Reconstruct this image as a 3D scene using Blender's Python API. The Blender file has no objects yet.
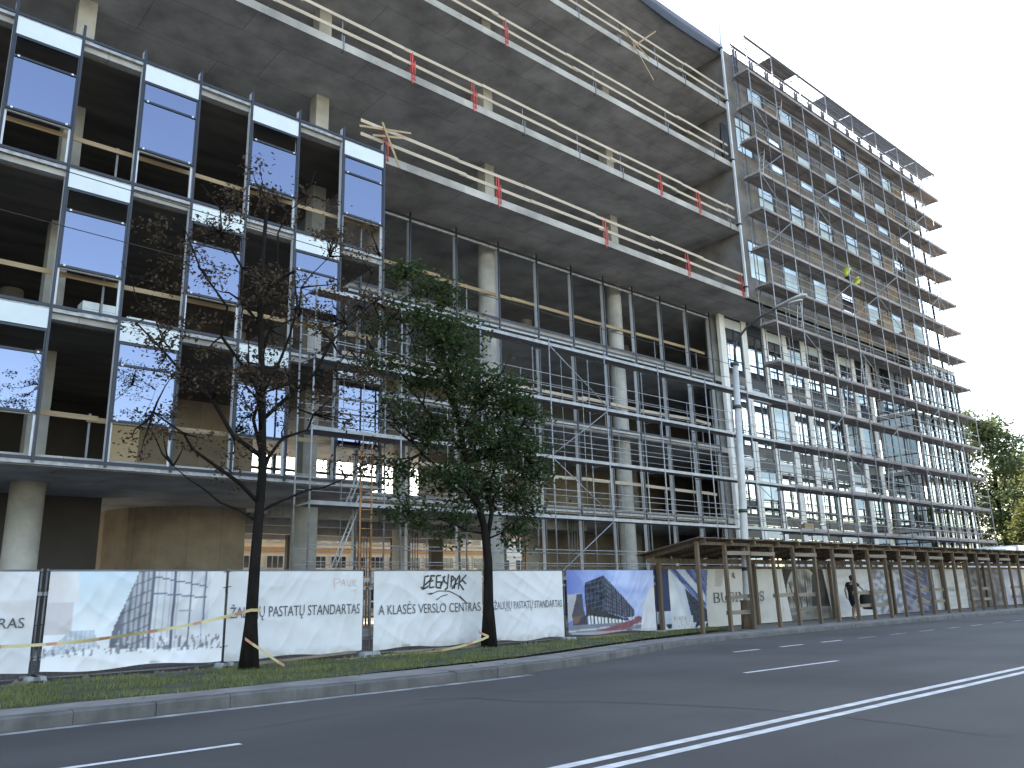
import bpy, bmesh, math, random
from mathutils import Vector, Matrix, noise
R = math.radians
rng = random.Random(7)
scene = bpy.context.scene
C = scene.collection

# ------------------------------------------------------------------ materials
MATS = {}
def nodes_of(name):
    m = bpy.data.materials.new(name); m.use_nodes = True
    nt = m.node_tree
    return m, nt, nt.nodes['Principled BSDF']

def mat(name, col, rough=.8, metal=0., var=.15, scale=2., bump=0., bscale=20., stretch=(1, 1, 1), spec=.5, streak=0.):
    """plain surface with soft noise variation in colour and an optional bump"""
    if name in MATS: return MATS[name]
    m, nt, b = nodes_of(name); N, L = nt.nodes, nt.links
    tc = N.new('ShaderNodeTexCoord'); mp = N.new('ShaderNodeMapping'); mp.inputs['Scale'].default_value = stretch
    L.new(tc.outputs['Object'], mp.inputs['Vector'])
    n1 = N.new('ShaderNodeTexNoise'); n1.inputs['Scale'].default_value = scale; n1.inputs['Detail'].default_value = 6
    L.new(mp.outputs['Vector'], n1.inputs['Vector'])
    cr = N.new('ShaderNodeValToRGB')
    lo = [max(0, c*(1-var*1.4)) for c in col]; hi = [min(1, c*(1+var)) for c in col]
    cr.color_ramp.elements[0].position = .3; cr.color_ramp.elements[0].color = (*lo, 1)
    cr.color_ramp.elements[1].position = .72; cr.color_ramp.elements[1].color = (*hi, 1)
    L.new(n1.outputs['Fac'], cr.inputs['Fac'])
    out = cr.outputs['Color']
    if streak:
        mp2 = N.new('ShaderNodeMapping'); mp2.inputs['Scale'].default_value = (3, 3, .25)
        L.new(tc.outputs['Object'], mp2.inputs['Vector'])
        n2 = N.new('ShaderNodeTexNoise'); n2.inputs['Scale'].default_value = 1.5; n2.inputs['Detail'].default_value = 5
        L.new(mp2.outputs['Vector'], n2.inputs['Vector'])
        mx = N.new('ShaderNodeMixRGB'); mx.blend_type = 'MULTIPLY'; mx.inputs['Fac'].default_value = streak
        cr2 = N.new('ShaderNodeValToRGB'); cr2.color_ramp.elements[0].position = .35; cr2.color_ramp.elements[0].color = (.45, .43, .4, 1)
        cr2.color_ramp.elements[1].position = .6
        L.new(n2.outputs['Fac'], cr2.inputs['Fac']); L.new(out, mx.inputs['Color1']); L.new(cr2.outputs['Color'], mx.inputs['Color2'])
        out = mx.outputs['Color']
    L.new(out, b.inputs['Base Color'])
    b.inputs['Roughness'].default_value = rough; b.inputs['Metallic'].default_value = metal
    b.inputs['Specular IOR Level'].default_value = spec
    if bump:
        n3 = N.new('ShaderNodeTexNoise'); n3.inputs['Scale'].default_value = bscale; n3.inputs['Detail'].default_value = 4
        L.new(mp.outputs['Vector'], n3.inputs['Vector'])
        bp = N.new('ShaderNodeBump'); bp.inputs['Strength'].default_value = bump; bp.inputs['Distance'].default_value = .03
        L.new(n3.outputs['Fac'], bp.inputs['Height']); L.new(bp.outputs['Normal'], b.inputs['Normal'])
    MATS[name] = m
    return m

def concrete(name, col, bw=4.8, bh=2.4, line=.42):
    """cast concrete: cloudy tone, pour stains and the joints the formwork boards left"""
    if name in MATS: return MATS[name]
    m, nt, b = nodes_of(name); N, L = nt.nodes, nt.links
    tc = N.new('ShaderNodeTexCoord')
    n1 = N.new('ShaderNodeTexNoise'); n1.inputs['Scale'].default_value = .55; n1.inputs['Detail'].default_value = 9; n1.inputs['Roughness'].default_value = .62
    L.new(tc.outputs['Object'], n1.inputs['Vector'])
    cr = N.new('ShaderNodeValToRGB')
    cr.color_ramp.elements[0].position = .32; cr.color_ramp.elements[0].color = (*[c*.58 for c in col], 1)
    cr.color_ramp.elements[1].position = .7; cr.color_ramp.elements[1].color = (*[c*1.18 for c in col], 1)
    L.new(n1.outputs['Fac'], cr.inputs['Fac'])
    br = N.new('ShaderNodeTexBrick'); br.offset = 0.35
    br.inputs['Scale'].default_value = 1; br.inputs['Brick Width'].default_value = bw; br.inputs['Row Height'].default_value = bh
    br.inputs['Mortar Size'].default_value = .02; br.inputs['Mortar Smooth'].default_value = .3; br.inputs['Bias'].default_value = 0
    br.inputs['Color1'].default_value = (1, 1, 1, 1); br.inputs['Color2'].default_value = (.86, .86, .865, 1); br.inputs['Mortar'].default_value = (1-line, 1-line, 1-line, 1)
    L.new(tc.outputs['Object'], br.inputs['Vector'])
    mx = N.new('ShaderNodeMixRGB'); mx.blend_type = 'MULTIPLY'; mx.inputs['Fac'].default_value = 1
    L.new(cr.outputs['Color'], mx.inputs['Color1']); L.new(br.outputs['Color'], mx.inputs['Color2'])
    L.new(mx.outputs['Color'], b.inputs['Base Color'])
    b.inputs['Roughness'].default_value = .9; b.inputs['Specular IOR Level'].default_value = .25
    n3 = N.new('ShaderNodeTexNoise'); n3.inputs['Scale'].default_value = 9; n3.inputs['Detail'].default_value = 5
    L.new(tc.outputs['Object'], n3.inputs['Vector'])
    bp = N.new('ShaderNodeBump'); bp.inputs['Strength'].default_value = .25; bp.inputs['Distance'].default_value = .02
    L.new(n3.outputs['Fac'], bp.inputs['Height']); L.new(bp.outputs['Normal'], b.inputs['Normal'])
    MATS[name] = m
    return m

def glass(name, tint, refl, base=.5):
    """solar-control glazing: a coated reflective face over tinted see-through glass"""
    if name in MATS: return MATS[name]
    m = bpy.data.materials.new(name); m.use_nodes = True
    nt = m.node_tree; N, L = nt.nodes, nt.links
    N.remove(N['Principled BSDF']); out = N['Material Output']
    tr = N.new('ShaderNodeBsdfTransparent'); tr.inputs['Color'].default_value = (*tint, 1)
    gl = N.new('ShaderNodeBsdfGlossy'); gl.inputs['Color'].default_value = (*refl, 1); gl.inputs['Roughness'].default_value = .015
    tc = N.new('ShaderNodeTexCoord'); n1 = N.new('ShaderNodeTexNoise'); n1.inputs['Scale'].default_value = .35
    L.new(tc.outputs['Object'], n1.inputs['Vector'])
    bp = N.new('ShaderNodeBump'); bp.inputs['Strength'].default_value = .06; bp.inputs['Distance'].default_value = .1
    L.new(n1.outputs['Fac'], bp.inputs['Height']); L.new(bp.outputs['Normal'], gl.inputs['Normal'])
    lw = N.new('ShaderNodeLayerWeight'); lw.inputs['Blend'].default_value = .35
    mr = N.new('ShaderNodeMapRange'); mr.inputs['To Min'].default_value = base; mr.inputs['To Max'].default_value = 1
    L.new(lw.outputs['Fresnel'], mr.inputs['Value'])
    mx = N.new('ShaderNodeMixShader')
    L.new(mr.outputs['Result'], mx.inputs['Fac']); L.new(tr.outputs['BSDF'], mx.inputs[1]); L.new(gl.outputs['BSDF'], mx.inputs[2])
    L.new(mx.outputs['Shader'], out.inputs['Surface'])
    MATS[name] = m
    return m

def printed(name, rough=.55):
    """a printed sheet: the ink is the vertex colour layer 'ink', with dirt over it"""
    if name in MATS: return MATS[name]
    m, nt, b = nodes_of(name); N, L = nt.nodes, nt.links
    at = N.new('ShaderNodeAttribute'); at.attribute_name = 'ink'
    tc = N.new('ShaderNodeTexCoord'); n1 = N.new('ShaderNodeTexNoise'); n1.inputs['Scale'].default_value = 1.7; n1.inputs['Detail'].default_value = 8
    L.new(tc.outputs['Object'], n1.inputs['Vector'])
    cr = N.new('ShaderNodeValToRGB'); cr.color_ramp.elements[0].position = .28; cr.color_ramp.elements[0].color = (.9, .89, .87, 1); cr.color_ramp.elements[1].position = .55
    L.new(n1.outputs['Fac'], cr.inputs['Fac'])
    mx = N.new('ShaderNodeMixRGB'); mx.blend_type = 'MULTIPLY'; mx.inputs['Fac'].default_value = 1
    L.new(at.outputs['Color'], mx.inputs['Color1']); L.new(cr.outputs['Color'], mx.inputs['Color2'])
    L.new(mx.outputs['Color'], b.inputs['Base Color']); b.inputs['Roughness'].default_value = rough; b.inputs['Specular IOR Level'].default_value = .3
    MATS[name] = m
    return m

def leafmat(name, col, col2, trans=.35):
    if name in MATS: return MATS[name]
    m = bpy.data.materials.new(name); m.use_nodes = True
    nt = m.node_tree; N, L = nt.nodes, nt.links
    b = N['Principled BSDF']; out = N['Material Output']
    at = N.new('ShaderNodeAttribute'); at.attribute_name = 'ink'
    mx = N.new('ShaderNodeMixRGB'); mx.inputs['Color1'].default_value = (*col, 1); mx.inputs['Color2'].default_value = (*col2, 1)
    sp = N.new('ShaderNodeSeparateColor'); L.new(at.outputs['Color'], sp.inputs['Color']); L.new(sp.outputs['Red'], mx.inputs['Fac'])
    L.new(mx.outputs['Color'], b.inputs['Base Color']); b.inputs['Roughness'].default_value = .55; b.inputs['Specular IOR Level'].default_value = .3
    tl = N.new('ShaderNodeBsdfTranslucent'); L.new(mx.outputs['Color'], tl.inputs['Color'])
    ms = N.new('ShaderNodeMixShader'); ms.inputs['Fac'].default_value = trans
    L.new(b.outputs['BSDF'], ms.inputs[1]); L.new(tl.outputs['BSDF'], ms.inputs[2]); L.new(ms.outputs['Shader'], out.inputs['Surface'])
    MATS[name] = m
    return m

def asphalt():
    m, nt, b = nodes_of('asphalt'); N, L = nt.nodes, nt.links
    tc = N.new('ShaderNodeTexCoord')
    def nz(scale, det, st=(1, 1, 1)):
        mp = N.new('ShaderNodeMapping'); mp.inputs['Scale'].default_value = st; L.new(tc.outputs['Object'], mp.inputs['Vector'])
        n = N.new('ShaderNodeTexNoise'); n.inputs['Scale'].default_value = scale; n.inputs['Detail'].default_value = det
        L.new(mp.outputs['Vector'], n.inputs['Vector']); return n
    def ramp(n, p0, c0, p1, c1):
        cr = N.new('ShaderNodeValToRGB'); e = cr.color_ramp.elements
        e[0].position = p0; e[0].color = (*c0, 1); e[1].position = p1; e[1].color = (*c1, 1); L.new(n.outputs['Fac'], cr.inputs['Fac']); return cr
    a = ramp(nz(.5, 8, (.12, 1, 1)), .3, (.062, .060, .059), .7, (.087, .085, .084))     # worn wheel tracks along the road
    g = ramp(nz(140, 3), .35, (.72, .72, .72), .68, (1.3, 1.3, 1.3))                      # stone grain
    p = ramp(nz(.22, 5), .40, (.80, .80, .81), .58, (1.08, 1.07, 1.05))                   # patches
    prev = a.outputs['Color']
    for q in (g, p):
        mx = N.new('ShaderNodeMixRGB'); mx.blend_type = 'MULTIPLY'; mx.inputs['Fac'].default_value = 1
        L.new(prev, mx.inputs['Color1']); L.new(q.outputs['Color'], mx.inputs['Color2']); prev = mx.outputs['Color']
    L.new(prev, b.inputs['Base Color']); b.inputs['Roughness'].default_value = .82; b.inputs['Specular IOR Level'].default_value = .35
    bp = N.new('ShaderNodeBump'); bp.inputs['Strength'].default_value = .35; bp.inputs['Distance'].default_value = .006
    L.new(g.inputs['Fac'].links[0].from_socket, bp.inputs['Height']); L.new(bp.outputs['Normal'], b.inputs['Normal'])
    MATS['asphalt'] = m
    return m

M_asph = asphalt()
M_conc = concrete('cast_concrete', (.43, .43, .425))
M_slab = concrete('slab_edge_concrete', (.42, .41, .39), 3.0, 8., .15)
M_col = concrete('column_concrete', (.45, .445, .42), 50, 1.5, .2)
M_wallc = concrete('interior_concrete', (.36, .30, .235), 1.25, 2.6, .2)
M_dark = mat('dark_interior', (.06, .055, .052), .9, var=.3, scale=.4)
M_beige = mat('beige_plaster', (.74, .60, .42), .9, var=.15, scale=.5)
M_anth = mat('anthracite_aluminium', (.022, .027, .042), .38, .2, var=.1)
M_alu = mat('mill_aluminium', (.58, .61, .66), .45, .2, var=.1)
M_zinc = mat('galvanised_tube', (.28, .295, .32), .45, .4, var=.2, scale=6)
M_zincm = mat('dull_tube', (.34, .35, .375), .5, .35, var=.25, scale=6)
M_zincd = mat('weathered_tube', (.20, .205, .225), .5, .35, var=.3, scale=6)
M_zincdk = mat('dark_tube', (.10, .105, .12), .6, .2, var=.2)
M_stdeck = mat('steel_deck', (.30, .315, .335), .5, .3, var=.2, scale=3)
M_wdeck = mat('weathered_deck_board', (.21, .198, .20), .85, var=.35, scale=1.5, stretch=(.3, 3, 1))
M_toe = mat('toe_board_wood', (.31, .265, .26), .85, var=.3, scale=1.2, stretch=(.4, 3, 3))
M_plank = mat('raw_plank', (.33, .24, .145), .8, var=.2, scale=2, stretch=(.2, 4, 4))
M_pplank = mat('pale_plank', (.47, .40, .32), .8, var=.2, scale=2, stretch=(.2, 4, 4))
M_old = mat('old_timber', (.135, .095, .065), .85, var=.35, scale=2.5, stretch=(4, 4, .3), bump=.3)
M_oldp = mat('grey_timber', (.21, .17, .13), .85, var=.3, scale=2.5, stretch=(.3, 4, 4))
M_red = mat('red_clamp_paint', (.48, .05, .04), .5, var=.2)
M_steelp = mat('grey_clamp_steel', (.17, .18, .20), .5, .3)
M_spand = mat('white_spandrel', (.56, .63, .67), .35, var=.04)
M_pier = mat('pale_pier_panel', (.84, .85, .86), .6, var=.06, scale=1.5, streak=.2)
M_ins = mat('grey_insulation', (.17, .16, .158), .9, var=.25, scale=1.)
M_osb = mat('brown_board', (.27, .205, .145), .85, var=.25, scale=4)
M_ins2 = mat('taupe_board', (.23, .20, .18), .9, var=.2, scale=1.5)
M_glass = glass('coated_blue_glass', (.10, .12, .17), (.50, .575, .79), .36)
M_glassr = glass('pale_coated_glass', (.22, .26, .3), (.97, .99, 1.0), .8)
M_glassc = glass('clear_glass', (.75, .78, .8), (.85, .93, 1.0), .10)
M_film = mat('protective_film', (.62, .80, .98), .12, var=.12, scale=.9, stretch=(1, 1, .4), spec=.8)
M_glassd = glass('clear_dark_glass', (.14, .16, .18), (.85, .93, 1.0), .34)
M_memb = mat('black_membrane', (.018, .019, .024), .45, var=.3, bump=.5, bscale=3)
M_tarp = mat('grey_tarpaulin', (.22, .25, .30), .5, var=.2, bump=.5, bscale=3)
M_kerb = mat('kerb_concrete', (.115, .112, .11), .85, var=.25, scale=2.2, bump=.3, streak=.4)
M_pave = mat('dusty_paving', (.22, .205, .19), .9, var=.25, scale=1.4, bump=.3)
M_dirt = mat('trodden_earth', (.12, .10, .08), .95, var=.4, scale=1.3, bump=.6, bscale=8)
M_soil = mat('verge_soil', (.055, .062, .035), .95, var=.45, scale=1.6, bump=.6, bscale=12)
M_grnd = mat('far_ground', (.10, .105, .07), .95, var=.3, scale=.05)
M_paint = mat('worn_road_paint', (.62, .62, .61), .7, var=.2, scale=5, bump=.2)
M_tar = mat('tar_seam_black', (.034, .034, .035), .6, var=.3)
M_cloth = printed('printed_banner')
M_ink = mat('grey_lettering', (.085, .085, .10), .7, var=.05)
M_inkl = mat('fine_grey_lettering', (.11, .12, .15), .7, var=.05)
M_spray = mat('black_spray_paint', (.015, .015, .018), .5, var=.1)
M_sprayr = mat('faded_red_spray', (.62, .42, .42), .6, var=.2)
M_pole = mat('grey_lamp_pole', (.44, .45, .45), .5, .2, var=.12, scale=3)
M_lampd = mat('dark_lamp_arm', (.05, .052, .058), .5, .3)
M_lamph = mat('lamp_head_grey', (.42, .45, .47), .4, .2)
M_lens = mat('lamp_lens', (.66, .68, .68), .2, var=.03)
M_bark = mat('dark_bark', (.012, .010, .009), .95, spec=.15, var=.4, scale=7, bump=.8, bscale=16, stretch=(1, 1, .3))
M_foot = mat('grey_foot_block', (.30, .30, .31), .85, var=.2)
M_white = mat('white_vehicle_paint', (.72, .73, .75), .25, var=.04)
M_black = mat('black_rubber', (.02, .02, .022), .7)
M_chrome = mat('wheel_steel', (.45, .46, .48), .35, .6)
M_glassdk = mat('dark_pane', (.03, .035, .04), .1, spec=.8)
M_head = mat('lamp_glass', (.6, .62, .65), .1)

# ------------------------------------------------------------------ mesh builder
WORLD = {}
class MB:
    def __init__(s): s.v = []; s.f = []; s.m = []; s.c = None; s.sm = []
    def add(s, vs, fs, mi=0, smooth=False):
        o = len(s.v); s.v += [tuple(v) for v in vs]; s.f += [tuple(i+o for i in f) for f in fs]; s.m += [mi]*len(fs); s.sm += [smooth]*len(fs)
    def box(s, x0, x1, y0, y1, z0, z1, mi=0):
        s.add([(x0, y0, z0), (x1, y0, z0), (x1, y1, z0), (x0, y1, z0), (x0, y0, z1), (x1, y0, z1), (x1, y1, z1), (x0, y1, z1)],
              [(0, 3, 2, 1), (4, 5, 6, 7), (0, 1, 5, 4), (1, 2, 6, 5), (2, 3, 7, 6), (3, 0, 4, 7)], mi)
        return s
    def beam(s, p, q, w, h, mi=0, up=(0, 0, 1)):
        """a bar of section w (sideways) by h (upwards) from p to q"""
        p, q = Vector(p), Vector(q); d = (q-p).normalized(); u = Vector(up)
        if abs(d.dot(u)) > .98: u = Vector((0, 1, 0))
        a = d.cross(u).normalized()*w/2; b = a.cross(d).normalized()*h/2
        vs = [e+i*a+j*b for e in (p, q) for i, j in ((-1, -1), (1, -1), (1, 1), (-1, 1))]
        s.add(vs, [(0, 1, 2, 3), (7, 6, 5, 4), (0, 4, 5, 1), (1, 5, 6, 2), (2, 6, 7, 3), (3, 7, 4, 0)], mi)
        return s
    def tube(s, pts, rad, n=6, mi=0):
        pts = [Vector(p) for p in pts]
        if not isinstance(rad, (list, tuple)): rad = [rad]*len(pts)
        vs = []; prev = None
        for i, p in enumerate(pts):
            d = (pts[min(i+1, len(pts)-1)]-pts[max(i-1, 0)]).normalized()
            if prev is None:
                a = d.orthogonal().normalized()
            else:
                a = (prev-d*prev.dot(d)).normalized()
            prev = a; b = d.cross(a)
            vs += [p+rad[i]*(math.cos(t)*a+math.sin(t)*b) for t in (2*math.pi*k/n for k in range(n))]
        fs = []
        for i in range(len(pts)-1):
            for k in range(n): fs.append((i*n+k, i*n+(k+1) % n, (i+1)*n+(k+1) % n, (i+1)*n+k))
        fs.append(tuple(range(n))[::-1]); fs.append(tuple((len(pts)-1)*n+k for k in range(n)))
        s.add(vs, fs, mi, True)
        return s
    def prism(s, poly, z0, z1, mi=0):
        """poly: xy outline, extruded from z0 to z1"""
        n = len(poly)
        s.add([(x, y, z0) for x, y in poly]+[(x, y, z1) for x, y in poly],
              [tuple(range(n))[::-1], tuple(range(n, 2*n))]+[(i, (i+1) % n, n+(i+1) % n, n+i) for i in range(n)], mi)
        return s
    def prism_y(s, poly, y0, y1, mi=0):
        """poly: xz outline, extruded from y0 to y1"""
        n = len(poly)
        s.add([(x, y0, z) for x, z in poly]+[(x, y1, z) for x, z in poly],
              [tuple(range(n)), tuple(range(n, 2*n))[::-1]]+[(i, n+i, n+(i+1) % n, (i+1) % n) for i in range(n)], mi)
        return s
    def build(s, name, mats, parent=None, loc=(0, 0, 0), label=None, cat=None, group=None, kind=None):
        if not isinstance(mats, (list, tuple)): mats = [mats]
        o0 = Vector(WORLD[parent.name]) if parent else Vector(loc)
        me = bpy.data.meshes.new(name)
        me.from_pydata([tuple(Vector(v)-o0) for v in s.v], [], s.f)
        for m in mats: me.materials.append(m)
        me.polygons.foreach_set('material_index', s.m)
        me.polygons.foreach_set('use_smooth', s.sm)
        if s.c is not None:
            a = me.color_attributes.new('ink', 'FLOAT_COLOR', 'POINT')
            a.data.foreach_set('color', [x for c in s.c for x in (*c[:3], 1.)])
        bm = bmesh.new(); bm.from_mesh(me); bmesh.ops.recalc_face_normals(bm, faces=bm.faces[:]) if len(s.f) < 4000 and s.c is None else None
        bm.to_mesh(me); bm.free()
        o = bpy.data.objects.new(name, me); C.objects.link(o)
        if parent: o.parent = parent
        else: o.location = loc
        WORLD[o.name] = tuple(o0)
        return tag(o, label, cat, group, kind)

def tag(o, label=None, cat=None, group=None, kind=None):
    for k, v in (('label', label), ('category', cat), ('group', group), ('kind', kind)):
        if v: o[k] = v
    return o

def empty(name, loc, label, cat, group=None):
    o = bpy.data.objects.new(name, None); C.objects.link(o); o.location = loc; WORLD[o.name] = tuple(loc)
    o.empty_display_size = .3
    return tag(o, label, cat, group)

def box(name, m, parent, *a, **k): return MB().box(*a).build(name, m, parent, **k)

# ------------------------------------------------------------------ camera, light
HC = 1.401
pit, rol, yaw = R(14.558), R(-1.565), R(41.437)
fw = Vector((math.sin(yaw)*math.cos(pit), math.cos(yaw)*math.cos(pit), math.sin(pit)))
r0 = Vector((math.cos(yaw), -math.sin(yaw), 0)); u0 = r0.cross(fw)
rr = math.cos(rol)*r0+math.sin(rol)*u0; uu = -math.sin(rol)*r0+math.cos(rol)*u0
cd = bpy.data.cameras.new('camera'); cam = bpy.data.objects.new('camera', cd); C.objects.link(cam)
mw = Matrix((rr, uu, -fw)).transposed().to_4x4(); mw.translation = (0, 0, HC); cam.matrix_world = mw
cd.sensor_width = 36; cd.lens = 817.06/1024*36; cd.clip_end = 3000; cd.clip_start = .1
scene.camera = cam

SUN_AZ, SUN_EL = R(28), R(44)      # azimuth measured from +Y (behind the building) towards +X
sd = Vector((math.sin(SUN_AZ)*math.cos(SUN_EL), math.cos(SUN_AZ)*math.cos(SUN_EL), math.sin(SUN_EL)))
w = bpy.data.worlds.new('World'); scene.world = w; w.use_nodes = True
nt = w.node_tree; bg = nt.nodes['Background']
sky = nt.nodes.new('ShaderNodeTexSky'); sky.sky_type = 'NISHITA'; sky.sun_disc = False
sky.sun_elevation = SUN_EL; sky.sun_rotation = SUN_AZ; sky.dust_density = 1.0; sky.ozone_density = 1.5; sky.air_density = 1.0
nt.links.new(sky.outputs['Color'], bg.inputs['Color']); bg.inputs['Strength'].default_value = .15
sl = bpy.data.lights.new('sun', 'SUN'); sl.energy = 3.2; sl.angle = R(.53); sl.color = (1, .94, .84)
so = bpy.data.objects.new('sun', sl); C.objects.link(so); so.rotation_euler = sd.to_track_quat('Z', 'Y').to_euler(); so.location = (60, 120, 120)
scene.view_settings.view_transform = 'Standard'; scene.view_settings.look = 'None'
scene.view_settings.exposure = 2.38; scene.view_settings.gamma = 1
scene.view_settings.use_white_balance = True; scene.view_settings.white_balance_temperature = 8300; scene.view_settings.white_balance_tint = 10
scene.cycles.max_bounces = 8; scene.cycles.transparent_max_bounces = 16; scene.cycles.use_denoising = True
scene.cycles.sample_clamp_indirect = 6; scene.cycles.caustics_reflective = False; scene.cycles.caustics_refractive = False

# ------------------------------------------------------------------ ground, road, kerb
g = MB(); g.add([(-900, -900, -.05), (1500, -900, -.05), (1500, 1500, -.05), (-900, 1500, -.05)], [(0, 1, 2, 3)])
g.build('ground', M_grnd, kind='structure')
KX = [-60, 0, 7, 9.3, 10.5, 12, 13.4, 15, 16.8, 18.8, 21, 24, 28, 34, 42, 60, 100, 170]
KY = [11.8, 11.8, 11.8, 11.85, 11.98, 12.25, 12.62, 13.15, 13.75, 14.3, 14.65, 14.78, 14.8, 14.8, 14.8, 14.8, 14.8, 14.8]
def interp(x, X, Y):
    for i in range(len(X)-1):
        if x <= X[i+1]: return Y[i]+(Y[i+1]-Y[i])*max(0, (x-X[i]))/(X[i+1]-X[i])
    return Y[-1]
kx = [-60+i*.5 for i in range(int(230/.5)+1)]
def strip(off0, off1, z0, z1, xa=-60, xb=170):
    m = MB(); xs = [x for x in kx if xa <= x <= xb]
    vs = []
    for x in xs:
        y = interp(x, KX, KY)
        vs.append((x, off0 if isinstance(off0, float) and off0 > 10 else y+off0, z0)); vs.append((x, off1 if off1 > 10 else y+off1, z1))
    m.add(vs, [(2*i, 2*i+2, 2*i+3, 2*i+1) for i in range(len(xs)-1)])
    return m
rd = MB(); xs = kx
vs = []
for x in xs: vs += [(x, -9., 0), (x, interp(x, KX, KY)+.05, 0)]
rd.add(vs, [(2*i, 2*i+2, 2*i+3, 2*i+1) for i in range(len(xs)-1)])
rd.build('road', M_asph, kind='structure')
# kerb: stones about a metre long with open joints
def kh(x): return interp(x, [-60, 10, 20, 60], [.17, .17, .13, .12])
kb = MB(); x = -20.
while x < 110:
    x1 = x+.993; ya, yb = interp(x, KX, KY), interp(x1, KX, KY); h = kh(x)+rng.uniform(-.008, .008); dy = rng.uniform(-.012, .012)
    ya += dy; yb += dy; wd = .22
    kb.add([(x, ya, -.02), (x1, yb, -.02), (x1, yb+wd, -.02), (x, ya+wd, -.02), (x, ya, h-.025), (x1, yb, h-.025), (x1, yb+.03, h), (x, ya+.03, h), (x1, yb+wd, h), (x, ya+wd, h)],
           [(0, 1, 5, 4), (4, 5, 6, 7), (7, 6, 8, 9), (1, 2, 8, 6, 5), (3, 0, 4, 7, 9), (2, 3, 9, 8)])
    x += 1.0
kb.build('kerb', M_kerb, kind='structure')
pv = strip(.215, 1.3, .162, .15); pv.v = [(x, y, z-.17+kh(x)) for x, y, z in pv.v]; pv.build('pavement', M_pave, kind='structure')
# earth under the verge and the building plot
ve = MB(); vs = []; xs = [x for x in kx if -60 <= x <= 170]
for x in xs: vs += [(x, interp(x, KX, KY)+.6, .085), (x, 60., .05)]
ve.add(vs, [(2*i, 2*i+2, 2*i+3, 2*i+1) for i in range(len(xs)-1)]); ve.build('building_plot', M_dirt, kind='structure')
def verge_y0(x): return interp(x, [-20, 6, 12, 18, 24, 26], [12.95, 12.95, 13.7, 15.5, 16.9, 17.4])
vg = MB(); vs = []; xs = [-20+i*.5 for i in range(91)]
for x in xs: vs += [(x, verge_y0(x), .09), (x, max(17.35, verge_y0(x)), .10)]
vg.add(vs, [(2*i, 2*i+2, 2*i+3, 2*i+1) for i in range(len(xs)-1)]); vg.v = [(x, y, z+.065*max(0, 1-(y-verge_y0(x))/4.4)) for x, y, z in vg.v]; vg.build('verge', M_soil, kind='structure')
# walkway sheet under the covered walkway
wk = MB(); wk.box(24.5, 60, 15.6, 18.28, .08, .115); wk.build('walkway', M_pave, kind='structure')
# grass blades
gm = MB(); vs = []; fs = []; cs = []
for i in range(34000):
    x = rng.uniform(-3, 25.); x = x if rng.random() < .5 else rng.uniform(-3, 12)
    y0 = verge_y0(x)-.05; y = rng.uniform(y0, 17.45)
    if y < y0: continue
    d = noise.noise((x*.9, y*.9, 3.))
    if d < -.12 and rng.random() < .85: continue
    h = rng.uniform(.03, .085)*(1.1+.5*d)*(1.25 if y > 16.9 else 1); a = rng.uniform(0, 6.28); w_ = rng.uniform(.006, .012); l = rng.uniform(.0, .05); b = rng.uniform(0, 6.28)
    o = len(vs); ca, sa = math.cos(a)*w_, math.sin(a)*w_
    zg = .085+.065*max(0, 1-(y-y0)/4.4)
    vs += [(x-ca, y-sa, zg), (x+ca, y+sa, zg), (x+l*math.cos(b), y+l*math.sin(b), zg+h)]
    fs.append((o, o+1, o+2)); t = min(1, max(0, .35+d*.5+rng.uniform(-.3, .3))); cs += [(t, 0, 0)]*3
gm.add(vs, fs); gm.c = cs
gm.build('grass', leafmat('grass_blades', (.075, .12, .03), (.27, .25, .10), .3), kind='stuff', label='short green grass on the verge between kerb and site fence', cat='grass')
op = MB(); op.add([(-120, -70, .02), (260, -70, .02), (260, -9.2, .02), (-120, -9.2, .02)], [(0, 1, 2, 3)]); op.build('opposite_bounce_ground', mat('pale_bounce_ground', (.31, .31, .305), .9, var=.12), kind='structure')  # unseen pale ground across the road, added to bounce sunlight up onto the soffits
# fallen leaves
fl = MB()
for i in range(420):
    x = rng.uniform(-1, 24); y = rng.uniform(interp(x, KX, KY)+.3, 17.9); a = rng.uniform(0, 6.28); s = rng.uniform(.025, .05); z = .13+rng.uniform(0, .03)
    c_, s_ = math.cos(a)*s, math.sin(a)*s
    fl.add([(x-c_, y-s_, z), (x+s_*.6, y-c_*.6, z+.012), (x+c_, y+s_, z), (x-s_*.6, y+c_*.6, z+.01)], [(0, 1, 2, 3)])
fl.build('fallen_leaves', mat('dry_leaf', (.25, .17, .07), .8, var=.5, scale=1), kind='stuff', label='dry fallen leaves scattered over the grass verge', cat='leaves')

M_paint2 = mat('rubbed_road_paint', (.30, .30, .295), .8, var=.45, scale=3, bump=.2)
def marking(name, segs, wd, m_=None, z=.004):
    m = MB()
    for (xa, ya, xb, yb) in segs:
        n = max(1, int(abs(xb-xa)/.7)); pts = [(xa+(xb-xa)*i/n, ya+(yb-ya)*i/n) for i in range(n+1)]
        vs = []
        for (x, y) in pts: vs += [(x, y-wd/2+rng.uniform(-.006, .006), z), (x, y+wd/2+rng.uniform(-.006, .006), z)]
        m.add(vs, [(2*i, 2*i+2, 2*i+3, 2*i+1) for i in range(n)])
    return m.build(name, m_ or M_paint, kind='structure')
marking('double_centre_line', [(-30, 5.08, 160, 5.08), (-30, 5.36, 160, 5.36)], .13)
marking('lane_dashes', [(-2.6, 8.70, .4, 8.70), (-.8, 8.72, 3.83, 8.72), (12.9, 8.70, 15.95, 8.60)]+[(62+12*i, 8.6, 65+12*i, 8.6) for i in range(6)], .11)
marking('edge_line', [(-30, 11.62, 9.4, 11.62), (9.4, 11.62, 10.6, 11.70)], .19, M_paint2)
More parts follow.
